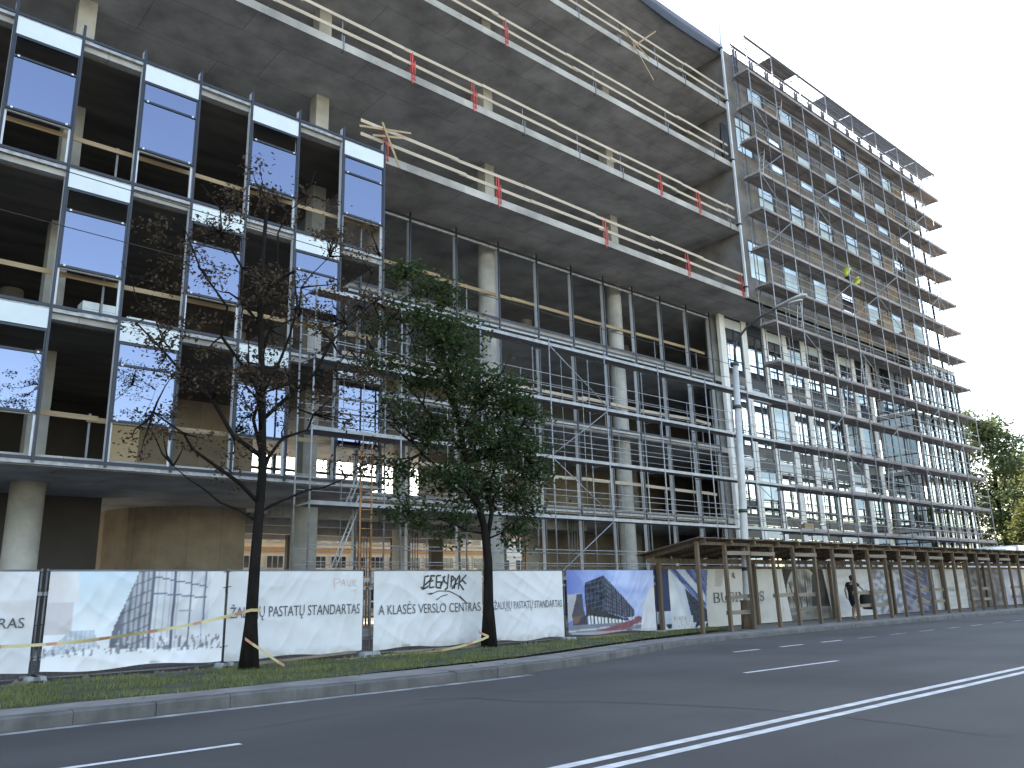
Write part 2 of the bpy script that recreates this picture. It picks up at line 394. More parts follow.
marking('bay_dashes', [(17.05+2.0*i, 11.74, 18.1+2.0*i, 11.74) for i in range(3)], .13)
marking('faint_bay_dashes', [(23.05+2.0*i, 11.74, 24.1+2.0*i, 11.74) for i in range(11)], .12, M_paint2)
def seam(name, pts, wd):
    m = MB(); P = []
    for i in range(len(pts)-1):
        for k in range(6):
            t = k/6; a, b = pts[i], pts[i+1]
            x, y = a[0]+(b[0]-a[0])*t, a[1]+(b[1]-a[1])*t
            P.append((x+.05*noise.noise((x*2, y*2, 1)), y+.06*noise.noise((x*2, y*2, 7))))
    vs = []
    for i, (x, y) in enumerate(P):
        a, b = P[max(0, i-1)], P[min(len(P)-1, i+1)]; d = Vector((b[0]-a[0], b[1]-a[1])).normalized(); ww = wd*(.4+.9*abs(noise.noise((x*1.5, y*1.5, 4))))
        vs += [(x-d.y*ww, y+d.x*ww, .0025), (x+d.y*ww, y-d.x*ww, .0025)]
    m.add(vs, [(2*i, 2*i+1, 2*i+3, 2*i+2) for i in range(len(P)-1)])
    m.build(name, M_tar, kind='structure')
seam('road_crack', [(7.2, 10.3), (7.74, 9.86), (7.95, 8.82), (8.52, 8.04), (8.98, 6.76), (9.23, 5.5), (9.05, 4.25), (8.83, 3.03)], .02)
seam('road_crack', [(4.0, 9.6), (6.6, 9.9), (9.5, 9.75), (13, 10.1), (18, 9.9)], .008)
seam('road_crack', [(12.2, 3.8), (12.8, 5.6), (13.3, 7.2), (14.6, 8.3)], .010)
mh = MB(); n = 20
mh.prism([(10.6+.33*math.cos(6.283*i/n), 10.9+.33*math.sin(6.283*i/n)) for i in range(n)], .001, .012)

# ------------------------------------------------------------------ the building
L_ = [0, 5.55, 9.82, 14.31, 18.75, 23.06, 27.45, 31.61, 35.75]     # slab tops
T = .32
XB0, XB1, XBL = -46., 70.4, 15.82
YF, YR, YB = 25.42, 28.36, 43.5
bld = empty('office_building', (12, 34, 0), 'unfinished concrete office block with open floors, blue glazing and a scaffolded right wing', 'building')
box('floor_slab', M_conc, bld, XB0, 72.2, 25.6, YB, -.1, .18)
low = [(XB0, YF), (XBL, YF), (XBL, YR), (63.2, YR), (63.2, YF+.1), (72.1, YF+.1), (72.1, YB), (XB0, YB)]
for l in (1, 2, 3): MB().prism(low, L_[l]-T, L_[l]).build('floor_slab', M_conc, bld)
for l in (4, 5, 6, 7): box('floor_slab', M_conc, bld, XB0, XB1 if l > 4 else 72.1, YF, YB, L_[l]-T, L_[l])
box('roof_slab', M_conc, bld, XB0, XB1, YF, YB, L_[8]-T, L_[8])
for l in (4, 5, 6, 7):     # the cast edge strip, a little lighter and proud of the slab
    box('slab_edge', M_slab, bld, XBL+.06 if l == 4 else XB0, 41.5, YF-.05, YF-.002, L_[l]-T-.02, L_[l]+.015)
for l in (1, 2, 3): box('slab_edge', M_slab, bld, XBL+.1, 42.0, YR-.05, YR-.003, L_[l]-T-.01, L_[l]+.02)
M_ceilshade = mat('ceiling_shade_dark', (.10, .088, .078), .85, var=.3, scale=.8, stretch=(.4, 2, 1))  # dark colour stands in for the shade on the left block's ceilings
for l in (2, 3, 4): box('ceiling_shade_sheet', M_ceilshade, bld, XB0, XBL-.1, 25.7, 40.8, L_[l]-T-.03, L_[l]-T-.004)  # sheets added under the slabs to make these ceilings look shaded
# columns on a 9.4 m grid
CX = [-4.0, 5.4, 14.8, 24.2, 33.6, 43.0, 52.4, 61.8]
def col_round(x, y, z0, z1, r, n=20):
    m = MB(); vs = []
    for z in (z0, z1): vs += [(x+r*math.cos(6.2832*i/n), y+r*math.sin(6.2832*i/n), z) for i in range(n)]
    m.add(vs, [(i, (i+1) % n, n+(i+1) % n, n+i) for i in range(n)], 0, True); m.build('column', M_col, bld)
for x in CX:
    for l in range(4, 8):
        box('column', M_col, bld, x-.3, x+.3, 28.7, 29.3, L_[l], L_[l+1]-T)
    if x < 15:
        for l in (1, 2, 3): box('column', M_col, bld, x-.3, x+.3, 28.7, 29.3, L_[l], L_[l+1]-T)
        col_round(x, 29.0, .18, L_[1]-T, .5)
    else: col_round(x, 29.1, .18, L_[4]-T, .43)
    col_round(x, 36.6, .18, L_[4]-T, .42)
# walls inside
def wall(nm, m, *a): box(nm, m, bld, *a)
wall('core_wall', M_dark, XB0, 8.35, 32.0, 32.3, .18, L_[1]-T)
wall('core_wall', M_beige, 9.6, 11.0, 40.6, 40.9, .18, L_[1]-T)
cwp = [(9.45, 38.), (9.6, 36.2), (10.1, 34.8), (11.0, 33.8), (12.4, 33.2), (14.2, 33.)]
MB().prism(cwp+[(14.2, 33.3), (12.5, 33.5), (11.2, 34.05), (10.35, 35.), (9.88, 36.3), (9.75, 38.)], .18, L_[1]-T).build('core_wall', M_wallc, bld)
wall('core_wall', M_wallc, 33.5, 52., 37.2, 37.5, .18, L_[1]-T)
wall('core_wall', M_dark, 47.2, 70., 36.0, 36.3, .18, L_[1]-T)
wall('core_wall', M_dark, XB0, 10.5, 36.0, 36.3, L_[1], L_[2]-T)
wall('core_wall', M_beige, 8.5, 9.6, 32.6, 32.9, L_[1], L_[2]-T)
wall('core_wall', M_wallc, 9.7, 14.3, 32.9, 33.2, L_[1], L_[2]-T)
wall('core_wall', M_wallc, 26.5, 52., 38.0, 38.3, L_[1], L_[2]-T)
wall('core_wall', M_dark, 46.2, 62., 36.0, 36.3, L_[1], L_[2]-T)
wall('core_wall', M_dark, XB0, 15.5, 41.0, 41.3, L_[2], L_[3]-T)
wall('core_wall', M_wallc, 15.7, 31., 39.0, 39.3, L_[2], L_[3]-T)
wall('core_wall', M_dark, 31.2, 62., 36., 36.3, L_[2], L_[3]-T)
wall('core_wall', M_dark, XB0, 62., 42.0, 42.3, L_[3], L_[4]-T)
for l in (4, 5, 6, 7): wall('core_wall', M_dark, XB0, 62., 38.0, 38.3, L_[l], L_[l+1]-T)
for x in (17.2, 20.6, 27.4, 30.2): wall('core_wall', M_dark, x, x+.9, 42.2, 42.5, .18, L_[1]-T)
for y in (31.5, 35.0, 39.5, 43.1): box('downstand_beam', M_conc, bld, 14.6, 33., y, y+.35, L_[1]-T-.45, L_[1]-T-.004)
for k in range(16):
    x, y = 15.6+(k*5.3) % 16, 30.5+(k*3.7) % 11
    m = MB(); m.tube([(x, y, .18), (x, y, 2.4)], .045, 6); m.tube([(x, y, 2.4), (x, y, L_[1]-T)], .03, 6); m.build('steel_prop', M_steelp if k % 7 else M_zinc, bld)
for k in range(10): box('rear_mullion', M_anth, bld, 11.2+k*1.75, 11.4+k*1.75, 43.1, 43.35, L_[1], L_[2]-T)
for z in (.95, 2.1, 3.1): box('rear_rail', M_steelp if z < 2 else M_anth, bld, 10.6, 28, 43.36, 43.44, L_[1]+z, L_[1]+z+.16)
for z in (1.1, 3.0): box('rear_rail', M_alu, bld, 10.6, 33, 43.36, 43.42, .18+z, .18+z+.09)
# a few doorways and shafts as dark recessed frames on the inner walls
box('door_frame', M_anth, bld, 36.5, 37.7, 37.1, 37.19, .18, 2.4)
box('door_frame', M_anth, bld, 40.5, 41.9, 37.1, 37.19, .18, 2.4)
# --- glazing frame of the left block: checkerboard of filled and open bays
X0, WM = 2.888, 1.847
YG = 25.30
def mull(x, z0, z1, y=YG, w=.075):
    m = MB(); m.box(x-w/2, x+w/2, y-.06, y-.015, z0, z1, 0); m.box(x-w/2+.006, x+w/2-.006, y-.012, y+.20, z0+.01, z1-.03, 1)
    m.build('mullion', [M_anth, M_alu], bld)
NS = range(-4, 8)
for n in NS: mull(X0+n*WM, 5.30, 19.22)
def transom(x0, x1, z, y=YG):
    m = MB(); m.box(x0, x1, y-.05, y-.018, z-.045, z+.045, 0); m.box(x0, x1, y-.01, y+.10, z-.16, z-.055, 1)
    return m.build('transom', [M_anth, M_zincm], bld)
for z in (5.42, 9.84, 14.33, 18.78): transom(X0-4*WM, X0+7*WM, z)
def pane_bay(n, zb, zt, band):
    xa, xb = X0+n*WM+.045, X0+(n+1)*WM-.045
    box('spandrel_panel', M_spand, bld, xa, xb, YG-.045, YG-.005, zt-.70, zt-.12)
    h = MB()
    for z in (zt-.76, zt-1.44, zb+1.27): h.box(xa, xb, YG-.055, YG+.03, z-.035, z+.035)
    for x in (xa+.02, xb-.02): h.box(x-.02, x+.02, YG-.05, YG+.03, zb+1.27, zt-.72)
    w_ = h.build('window_frame', M_anth, bld)
    # the pane leans a few millimetres, as panes not yet adjusted do
    tl = rng.uniform(-.008, .008); tx = rng.uniform(-.006, .006)
    def pane(z0, z1):
        m = MB(); y = YG-.02
        m.add([(xa+.04, y-tx, z0), (xb-.04, y+tx, z0), (xb-.04, y+tx+tl, z1), (xa+.04, y-tx+tl, z1), (xa+.04, y-tx+.024, z0), (xb-.04, y+tx+.024, z0), (xb-.04, y+tx+tl+.024, z1), (xa+.04, y-tx+tl+.024, z1)],
              [(0, 1, 2, 3), (7, 6, 5, 4), (0, 4, 5, 1), (1, 5, 6, 2), (2, 6, 7, 3), (3, 7, 4, 0)])
        m.build('pane', M_glass, w_)
    pane(zb+1.31, zt-1.48)
    if band: pane(zt-1.40, zt-.80)
    # pale lifting clamps at the corners and an inner aluminium sill
    cl = MB()
    for x in (xa+.15, xb-.15):
        for z in (zb+1.29, zt-1.44): cl.box(x-.03, x+.03, YG-.075, YG-.05, z-.03, z+.03)
    box('sill', M_alu, w_, xa, xb, YG+.035, YG+.12, zb+1.21, zb+1.30)
    for x in (xa+.03, xb-.03): box('jamb', M_alu, w_, x-.03, x+.03, YG+.03, YG+.1, zb+.05, zb+1.2)
    cl.build('clamp', M_alu, w_)
for lv, (zb, zt) in enumerate(((5.42, 9.84), (9.84, 14.33), (14.33, 18.78))):
    for n in range(-4, 7):
        if (n+lv) % 2 == 0: pane_bay(n, zb, zt, (n, lv) in ((2, 2), (6, 2), (2, 0), (5, 1), (6, 0)))
# --- glazing frame set back under the overhang
YW = 28.2
RX = [16.55, 19.03, 21.62, 24.2, 26.75, 29.24, 31.73, 34.15, 36.63, 39.1, 41.45]
for x in RX: mull(x, .25, 18.3, YW, .085)
for z, x1 in ((5.45, 41.5), (9.80, 41.5), (14.0, 41.5), (18.02, 41.5)):
    transom(16.0, x1, z, YW)
for z in (14.30, 9.45): box('transom', [M_anth], bld, 16.0, 41.5, YW-.05, YW-.01, z-.04, z+.04)
# side return of the left block
box('facade_wall', M_ins2, bld, XBL-.02, XBL+.05, 25.5, 28.1, L_[3], L_[4]-T)
# --- upper right wing: punched windows in staggered bays
MW = 1.93; XR = 42.14
for l in (4, 5, 6, 7):
    zb, zt = L_[l]-(T if l == 4 else 0), L_[l+1]-T if l < 7 else L_[8]
    z0 = L_[l]
    wallm = MB(); off = 0 if l in (4, 6) else 1
    nb = 15
    wallm.box(41.55, XR, 25.42-.08, 25.6, zb, L_[l+1], 0)
    for i in range(nb):
        xa, xb = XR+i*MW, XR+(i+1)*MW
        if xa > 66.8: continue
        if (i+off) % 2 == 0:
            wa, wb, wz0, wz1 = xa+.04, xb-.06, z0+1.15, z0+3.72
            wallm.box(xa, xb, 25.36, 25.6, zb, wz0, 0); wallm.box(xa, xb, 25.36, 25.6, wz1, L_[l+1], 0)
            fr = MB()
            for x in ((wa+.03, (wa*.58+wb*.42), wb-.03) if (i+l) % 4 == 1 else (wa+.03, wb-.03)): fr.box(x-.035, x+.035, 25.37, 25.46, wz0, wz1)
            for z in (wz0+.035, wz1-.75, wz1-.035): fr.box(wa, wb, 25.375, 25.455, z-.035, z+.035)
            f = fr.build('window_frame', M_anth, bld)
            if not (i > 11 and l in (5, 6)):
                a_ = rng.uniform(-.012, .012); b_ = rng.uniform(-.008, .008)
                pm = MB(); pm.add([(wa+.05, 25.41+a_, wz0+.06), (wb-.05, 25.41-a_, wz0+.06), (wb-.05, 25.41-a_+b_, wz1-.06), (wa+.05, 25.41+a_+b_, wz1-.06)], [(0, 1, 2, 3)])
                pm.build('pane', M_film if (i*5+l*3) % 7 else M_glassr, f)
        else:
            mi = 1 if i > 2 and ((i*7+l*3) % 5 == 0 or (l <= 5 and i in (7, 9, 11))) else (2 if (i+l) % 3 == 0 else 0)
            wallm.box(xa+.004, xb-.004, 25.355, 25.6, zb, L_[l+1]-.004, mi)
    wallm.build('facade_wall', [M_ins, M_osb, M_ins2], bld)
    for x in (68.0, 70.25): box('corner_post', M_anth, bld, x-.06, x+.06, 25.40, 25.55, L_[l], L_[l+1]-T)
    for x in (70.25,): box('corner_post', M_anth, bld, x-.06, x+.06, 34.2, 34.35, L_[l], L_[l+1]-T)
box('facade_wall', M_ins, bld, 41.5, 41.54, 25.44, 37.9, L_[4], L_[8]-T)
# --- lower right wing: pale piers with glazing between them, set back
PX = [42.75+2.445*i for i in range(9)]
for i, x in enumerate(PX):
    pm = MB()
    for l in range(0, 4): pm.box(x-.28, x+.28, YW-.08, YW+.16, (L_[l] if l else .2)+.02, L_[l+1]-.02)
    pm.build('pier', M_pier, bld)
    if x > 61: continue
    xa, xb = x+.31, x+2.445-.31
    for l in range(0, 4):
        z0 = (L_[l] if l else .2); z1 = L_[l+1]-T
        sp = MB(); sp.box(xa, xb, YW, YW+.1, z0-.3, z0+.28); sp.build('spandrel_panel', M_anth if (i+l) % 3 else M_ins, bld)
        fr = MB()
        for xx in (xa+.03, (xa+xb)/2+.1, xb-.03): fr.box(xx-.045, xx+.045, YW-.02, YW+.08, z0+.3, z1-.02)
        for z in (z0+.33, z0+1.25, z1-.85, z1-.06): fr.box(xa, xb, YW-.015, YW+.075, z-.03, z+.03)
        f = fr.build('window_frame', M_anth, bld)
        a_ = rng.uniform(-.015, .015)
        pn = MB(); pn.add([(xa+.04, YW+.03+a_, z0+.3), (xb-.04, YW+.03-a_, z0+.3), (xb-.04, YW+.03-a_, z1), (xa+.04, YW+.03+a_, z1)], [(0, 1, 2, 3)])
        pn.build('pane', M_glassd if (i+2*l) % 3 == 0 else M_glassr, f)
        if (i*3+l*2) % 5 in (0,): box('pane_film', M_film, f, xa+.07, (xa+xb)/2+.07 if (i+l) % 2 else xb-.07, YW-.012, YW-.008, z0+(1.3 if l % 2 else .38), z1-.9)
        box('spandrel_panel', M_spand if (i+l) % 2 else M_anth, bld, xa+.03, xb-.03, YW-.035, YW-.02, z1-.78, z1-.14)
for l in range(0, 4):
    z0 = L_[l] if l else .2; z1 = L_[l+1]-T
    fr = MB()
    for y in (25.6, 26.5, 27.4, 28.2): fr.box(63.12, 63.2, y-.04, y+.04, z0, z1)
    for z in (z0+.2, z0+1.2, z1-.8, z1-.05): fr.box(63.12, 63.2, 25.55, 28.3, z-.04, z+.04)
    f = fr.build('window_frame', M_anth, bld)
    MB().box(63.15, 63.17, 25.56, 28.28, z0, z1).build('pane', M_glassd if l % 2 else M_film, f)
# --- lower right end: glazing with white fins, flush with the upper wall
FX = [63.4+1.45*i for i in range(7)]
for i, x in enumerate(FX):
    box('fin', M_anth, bld, x-.06, x+.06, YF-.10, YF+.06, 2.2, L_[4]-T-.03)
    if i == 6: continue
    for l in range(0, 4):
        z0 = (L_[l] if l else .2)
        fr = MB()
        for z in (z0+.06, z0+1.1, L_[l+1]-.9, L_[l+1]-T-.05): fr.box(x+.15, x+1.30, YF-.06, YF+.04, z-.04, z+.04)
        fr.box(x+.69, x+.76, YF-.06, YF+.04, z0+.06, L_[l+1]-T)
        f = fr.build('window_frame', M_anth, bld)
        pn = MB(); pn.add([(x+.15, YF, z0), (x+1.3, YF, z0), (x+1.3, YF, L_[l+1]-T), (x+.15, YF, L_[l+1]-T)], [(0, 1, 2, 3)]); pn.build('pane', M_glassc, f)
        box('pane_film', M_film, f, x+.10, x+.62, YF-.03, YF-.02, z0+.1, L_[l+1]-T-.08)
# roof edge: a black membrane hanging over the slab edge, with an upstand
rm = MB(); n = 60; vs = []
for i in range(n+1):
    x = XB0+(41.6-XB0)*i/n
    zt = 36.12+.10*noise.noise((x*.5, 0, 0)); zb = 35.30+.16*noise.noise((x*.7, 5, 0))-(.5 if 33 < x < 41.6 else 0)*math.sin(max(0, min(1, (x-33)/8.6))*math.pi)*.4
    vs += [(x, YF-.09, zb), (x, YF-.13+.03*noise.noise((x, 2, 0)), (zb+zt)/2), (x, YF-.02, zt), (x, YF+.3, zt-.05)]
rm.add(vs, [f for i in range(n) for f in ((4*i, 4*i+4, 4*i+5, 4*i+1), (4*i+1, 4*i+5, 4*i+6, 4*i+2), (4*i+2, 4*i+6, 4*i+7, 4*i+3))], 0, True)
rm.build('roof_membrane', M_memb, bld)
box('roof_parapet', M_tarp, bld, XB0, 41.6, YF+.02, YF+.25, L_[8], 36.25)
box('roof_parapet', M_ins, bld, 41.6, XB1, YF-.04, YF+.25, L_[8], 35.85)
box('drain_pipe', M_alu, bld, 41.15, 41.27, YF-.32, YF-.20, 18.35, 37.4)
for z in (19, 23.1, 27.5, 31.7, 35.6): box('pipe_bracket', M_anth, bld, 41.11, 41.31, YF-.34, YF-.06, z-.05, z+.05)

# ------------------------------------------------------------------ guard rails on the slab edges
def guard(level, xa, xb, posts, where):
    """posts: (x, red)"""
    z = L_[level]
    o = empty('guard_rail', (xa, YF, z), where, 'guard rail', 'timber guard rails along the open floors')
    for dz in (1.18, .58):
        # overlapping planks
        x = xa; k = 0
        while x < xb:
            x1 = min(xb, x+rng.uniform(4.2, 5.2)); y = YF+.02+(.035 if k % 2 else 0); j0, j1 = rng.uniform(-.04, .04), rng.uniform(-.04, .04)
            MB().beam((x-.25, y, z+dz+j0), (x1+.15, y, z+dz+j1), .03, .15).build('plank', M_pplank, o)
            x = x1; k += 1
    for x, red in posts:
        m = MB(); m.beam((x, YF+.10, z), (x, YF+.10, z+1.32), .05, .05, 0, (0, 1, 0))
        if red:
            m.box(x-.03, x+.03, YF-.08, YF-.055, z-.45, z+1.05); m.box(x+.10, x+.15, YF-.08, YF-.055, z-.25, z+.7)
            m.box(x-.03, x+.15, YF-.08, YF+.1, z+.02, z+.06); m.box(x-.04, x+.16, YF-.085, YF-.06, z+.45, z+.52); m.box(x-.04, x+.16, YF-.085, YF-.06, z-.2, z-.14)
        else:
            m.box(x-.025, x+.025, YF-.08, YF-.055, z-.4, z+.3); m.box(x-.025, x+.025, YF-.08, YF+.1, z-.42, z-.38)
        m.build('clamp_post', M_red if red else M_steelp, o)
    return o
g4 = guard(4, 15.05, 41.3, [(15.9, 1), (21.9, 1), (29., 1), (35.8, 1), (41.05, 1)], 'lowest full-length timber guard rail, ending in crossed loose boards above the glazing')
guard(5, 2.5, 41., [(8, 0), (13.9, 0), (17.2, 1), (20.55, 1), (23.65, 0), (27.4, 0), (30.7, 0), (33.85, 1), (37.4, 1), (40.5, 0)], 'second timber guard rail from below with red and grey clamp posts')
guard(6, 8, 41., [(15., 0), (22.6, 1), (28.9, 0), (35., 0), (39.5, 0)], 'third timber guard rail from below, one red clamp post near its left end')
g7 = guard(7, 18, 41.3, [(24., 0), (27.9, 0), (31.2, 0), (34.5, 0), (37.15, 0), (40.55, 0)], 'topmost timber guard rail with thin grey posts below the black roof edge')
for a, b in (((14.6, 25.2, 19.5), (17.0, 25.15, 20.05)), ((15.6, 25.12, 20.0), (16.4, 25.05, 18.2)), ((15.2, 25.18, 19.3), (16.6, 25.1, 19.65))):
    MB().beam(a, b, .03, .09).build('loose_board', M_plank, g4)
for a, b in (((31.5, 25.22, 32.3), (33.7, 25.15, 29.9)), ((32.1, 25.2, 31.4), (34.2, 25.1, 33.4)), ((31.2, 25.18, 32.1), (33.4, 25.12, 31.2))): MB().beam(a, b, .03, .08).build('loose_board', M_plank, g7)
for lv, y, nm in ((1, 25.8, 'lowest single safety plank behind the glazing frame of the left block'), (2, 25.8, 'middle single safety plank behind the glazing frame of the left block'), (3, 25.8, 'top single safety plank behind the glazing frame of the left block')):
    o = empty('safety_plank', (6, y, L_[lv]), nm, 'guard rail', 'safety planks behind the glazing')
    x = -8.; k = 0
    while x < 15.6:
        MB().beam((x, y+.035*(k % 2), L_[lv]+1.27+rng.uniform(-.06, .06)), (min(15.7, x+5), y+.035*(k % 2), L_[lv]+1.27+rng.uniform(-.06, .06)), .03, .15).build('plank', M_plank, o); x += 4.7; k += 1
    for x in (-3, 1.6, 6.2, 10.6, 15.2): box('post', M_steelp, o, x-.03, x+.03, y+.08, y+.13, L_[lv], L_[lv]+1.4)
for lv, nm in ((1, 'lowest safety plank behind the set-back glazing frame and scaffold'), (2, 'middle safety plank behind the set-back glazing frame and scaffold'), (3, 'top safety plank in the set-back glazing frame, above the scaffold')):
    o = empty('safety_plank', (28, 28.6, L_[lv]), nm, 'guard rail', 'safety planks behind the glazing')
    x = 16.; k = 0
    while x < 41.2:
        MB().beam((x, 28.6+.035*(k % 2), L_[lv]+1.45+rng.uniform(-.07, .07)), (min(41.3, x+5), 28.6+.035*(k % 2), L_[lv]+1.45+rng.uniform(-.07, .07)), .03, .16).build('plank', M_plank if lv == 3 else M_pplank, o); x += 4.7; k += 1
    for x in (18, 22.6, 27.2, 31.9, 36.5, 40.5): box('post', M_steelp, o, x-.03, x+.03, 28.68, 28.73, L_[lv], L_[lv]+1.55)
for (x, n_, lab) in ((5.75, 3, 'pale building blocks stacked behind the left glazing on the second floor, taller pile'), (7.05, 2, 'lower pile of pale building blocks right of the taller pile')):
    bs = MB()
    for k in range(n_):
        for q in range(2): bs.box(x+.5*q+rng.uniform(0, .02), x+.5*q+.485, 26.3, 26.9, L_[2]+.005+.24*k, L_[2]+.24*k+.235)
    bs.build('block_stack', M_spand, label=lab, cat='blocks', loc=(x, 26.6, L_[2]), group='block piles on the floors')
tp = MB(); tp.box(40.75, 41.35, 25.46, 25.58, 27.5, 30.1)
tp.tube([(40.75, 25.52, 27.5), (40.72, 25.5, 28.8), (40.78, 25.52, 30.1)], [.09, .12, .07], 8)
tp.build('hanging_sheet', M_memb, label='black sheet hanging at the slab edge beside the right wing', cat='sheet', loc=(41., 25.5, 27.5))

# ------------------------------------------------------------------ scaffolding
def zk(k): return 2.07+2.43*k
XS = [12.35, 15.8, 19.5, 23.25, 26.7, 30.5, 34.27, 38.1, 42.05, 45.05, 48.55, 52.2, 56.1, 59.9, 63.7, 67.3, 70.9]
YO, YI = 23.9, 24.95
# left run: open steel frames before the set-back glazing
sc = empty('scaffolding', (26, 24.4, 0), 'open galvanised scaffolding with narrow steel decks before the set-back glazing frame', 'scaffolding')
for x in XS[:8]:
    for y in (YO, YI):
        MB().tube([(x, y, .1), (x, y, zk(4)+(.25 if y == YO else .15))], .034, 6).build('standard', M_zinc, sc)
        box('base_plate', M_steelp, sc, x-.08, x+.08, y-.08, y+.08, .05, .1)
    fr = MB()
    for k in range(0, 5): fr.tube([(x, YO, zk(k)-.06), (x, YI, zk(k)-.06)], .024, 5)
    fr.build('transom_tube', M_zinc, sc)
for k in range(0, 5):
    z = zk(k)
    xa = XS[0]
    box('deck', M_wdeck, sc, xa, 42.0, YO+.048, YO+.62, z-.07, z); box('deck_edge', M_stdeck, sc, xa, 42., YO-.01, YO+.045, z-.085, z+.045)
    if k < 4:
        for dz, y in ((.55, YO), (1.08, YO), (1.02, YI)):
            MB().tube([(xa, y, z+dz), (42., y, z+dz)], .017, 5).build('guard_tube', M_zincm, sc)
for xa_, xb_ in zip(XS[:8], XS[1:9]):
    MB().tube([((xa_+xb_)/2, YI, zk(0)), ((xa_+xb_)/2, YI, zk(4))], .016, 5).build('guard_upright', M_zincm, sc)
    MB().tube([((xa_+xb_)/2+.2, YO, zk(1)), ((xa_+xb_)/2+.2, YO, zk(3)+1.1)], .014, 5).build('guard_upright', M_zincm, sc)
for k in range(4): MB().tube([(XS[0], YI, zk(k)+.5), (42., YI, zk(k)+.5)], .014, 5).build('guard_tube', M_zincm, sc)
for k, pat in ((3, 1), (2, 0), (1, 1), (0, 0)):
    for xa, xb in ((XS[3], XS[4]), (XS[7], XS[8])):
        if xa > 30 and k not in (1,): continue
        a, b = (zk(k+1)-.1, zk(k)+.1) if pat else (zk(k)+.1, zk(k+1)-.1)
        MB().tube([(xa, YO-.04, a), (xb, YO-.04, b)], .022, 5).build('brace', M_zinc, sc)
for xa, k in ((12.5, 3), (12.5, 2), (12.5, 1)):     # wooden deck boards and end frames at the left end
    z = zk(k); box('deck', M_toe, sc, xa, 17.4, YO+.64, YI-.03, z-.06, z+.02)
for k in (0, 1):
    ld = MB(); xa = 13.6+.6*k
    for y in (24.55, 24.85): ld.tube([(xa, y, zk(k)+.1), (xa+1.1, y, zk(k+1)+.35)], .025, 5)
    for i in range(8):
        t = (i+.5)/8; ld.tube([(xa+1.1*t, 24.55, zk(k)+.1+2.6*t), (xa+1.1*t, 24.85, zk(k)+.1+2.6*t)], .016, 5)
    ld.build('ladder', M_alu, sc)
# right run: full height with boarded lifts
sr = empty('scaffolding', (56, 24.4, 0), 'tall densely boarded scaffolding wrapped over the right wing up to its roof', 'scaffolding')
XR_ = XS[8:]
for x in XR_:
    for y in (YO, YI):
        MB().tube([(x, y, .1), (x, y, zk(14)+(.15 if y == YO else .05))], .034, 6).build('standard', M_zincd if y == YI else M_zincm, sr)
        box('base_plate', M_steelp, sr, x-.08, x+.08, y-.08, y+.08, .05, .1)
for k in range(1, 15):
    z = zk(k); xa, xb = XR_[0]-.1, 71.0
    if k < 14:
        m = MB(); x = xa; j = 0
        for x0, x1 in zip(XR_[:-1], XR_[1:]):
            for q in range(4):
                y0 = YO+.06+q*.275; m.box(x0+.03 if x0 > 43 else xa, x1-.03 if x1 < 70 else xb, y0, y0+.262, z-.055+rng.uniform(-.006, .006), z+rng.uniform(-.006, .006))
        m.build('deck', M_wdeck, sr)
        tb = MB()
        for i, (x0, x1) in enumerate(zip(XR_[:-1], XR_[1:])): tb.box(x0-.1 if i == 0 else x0+.02, x1+.12, YO+.03-(.01 if i % 2 else 0), YO+.055-(.01 if i % 2 else 0), z-.02+rng.uniform(-.01, .01), z+.12+rng.uniform(-.02, .02))
        tb.build('toe_board', M_toe, sr)
        box('toe_board', M_toe, sr, xa-.03, xa-.005, YO+.06, YI, z-.02, z+.13); box('toe_board', M_toe, sr, xb+.005, xb+.03, YO+.06, YI+.4, z-.02, z+.13)
        for dz, y, r in ((.55, YO, .023), (1.05, YO, .023), (.5, YI, .02), (1., YI, .02)):
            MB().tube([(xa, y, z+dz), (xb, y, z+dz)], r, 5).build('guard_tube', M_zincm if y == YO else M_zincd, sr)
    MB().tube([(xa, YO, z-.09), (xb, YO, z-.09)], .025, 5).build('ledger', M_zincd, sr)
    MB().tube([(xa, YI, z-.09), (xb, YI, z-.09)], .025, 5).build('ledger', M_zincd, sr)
    if k < 12:
        for x in XR_: MB().tube([(x, YO-.05, z-.12), (x, YI+.25, z-.12)], .025, 5).build('transom_tube', M_zincd, sr)
    else:
        tm = MB()
        for x in XR_: tm.tube([(x, YO-.05, z-.12), (x, YI+.25, z-.12)], .035 if k == 14 else .025, 5)
        tm.build('transom_tube', M_zincd, sr, kind='stuff')
# top lift: bare transoms, with pale steel decks only over some bays
z = zk(14)
m = MB()
for i, (x0, x1) in enumerate(zip(XR_[:-1], XR_[1:])):
    if i == 1: m.box(x0+.1, x1-.3, YO+.05, YI-.02, z-.05, z, 1)
    if i >= 3:
        for q in range(9): m.box(x0+.05, x1-.05, YO+.05+q*.12, YO+.135+q*.12, z-.05, z, 0)
m.build('deck', [M_zincd, M_wdeck], sr)
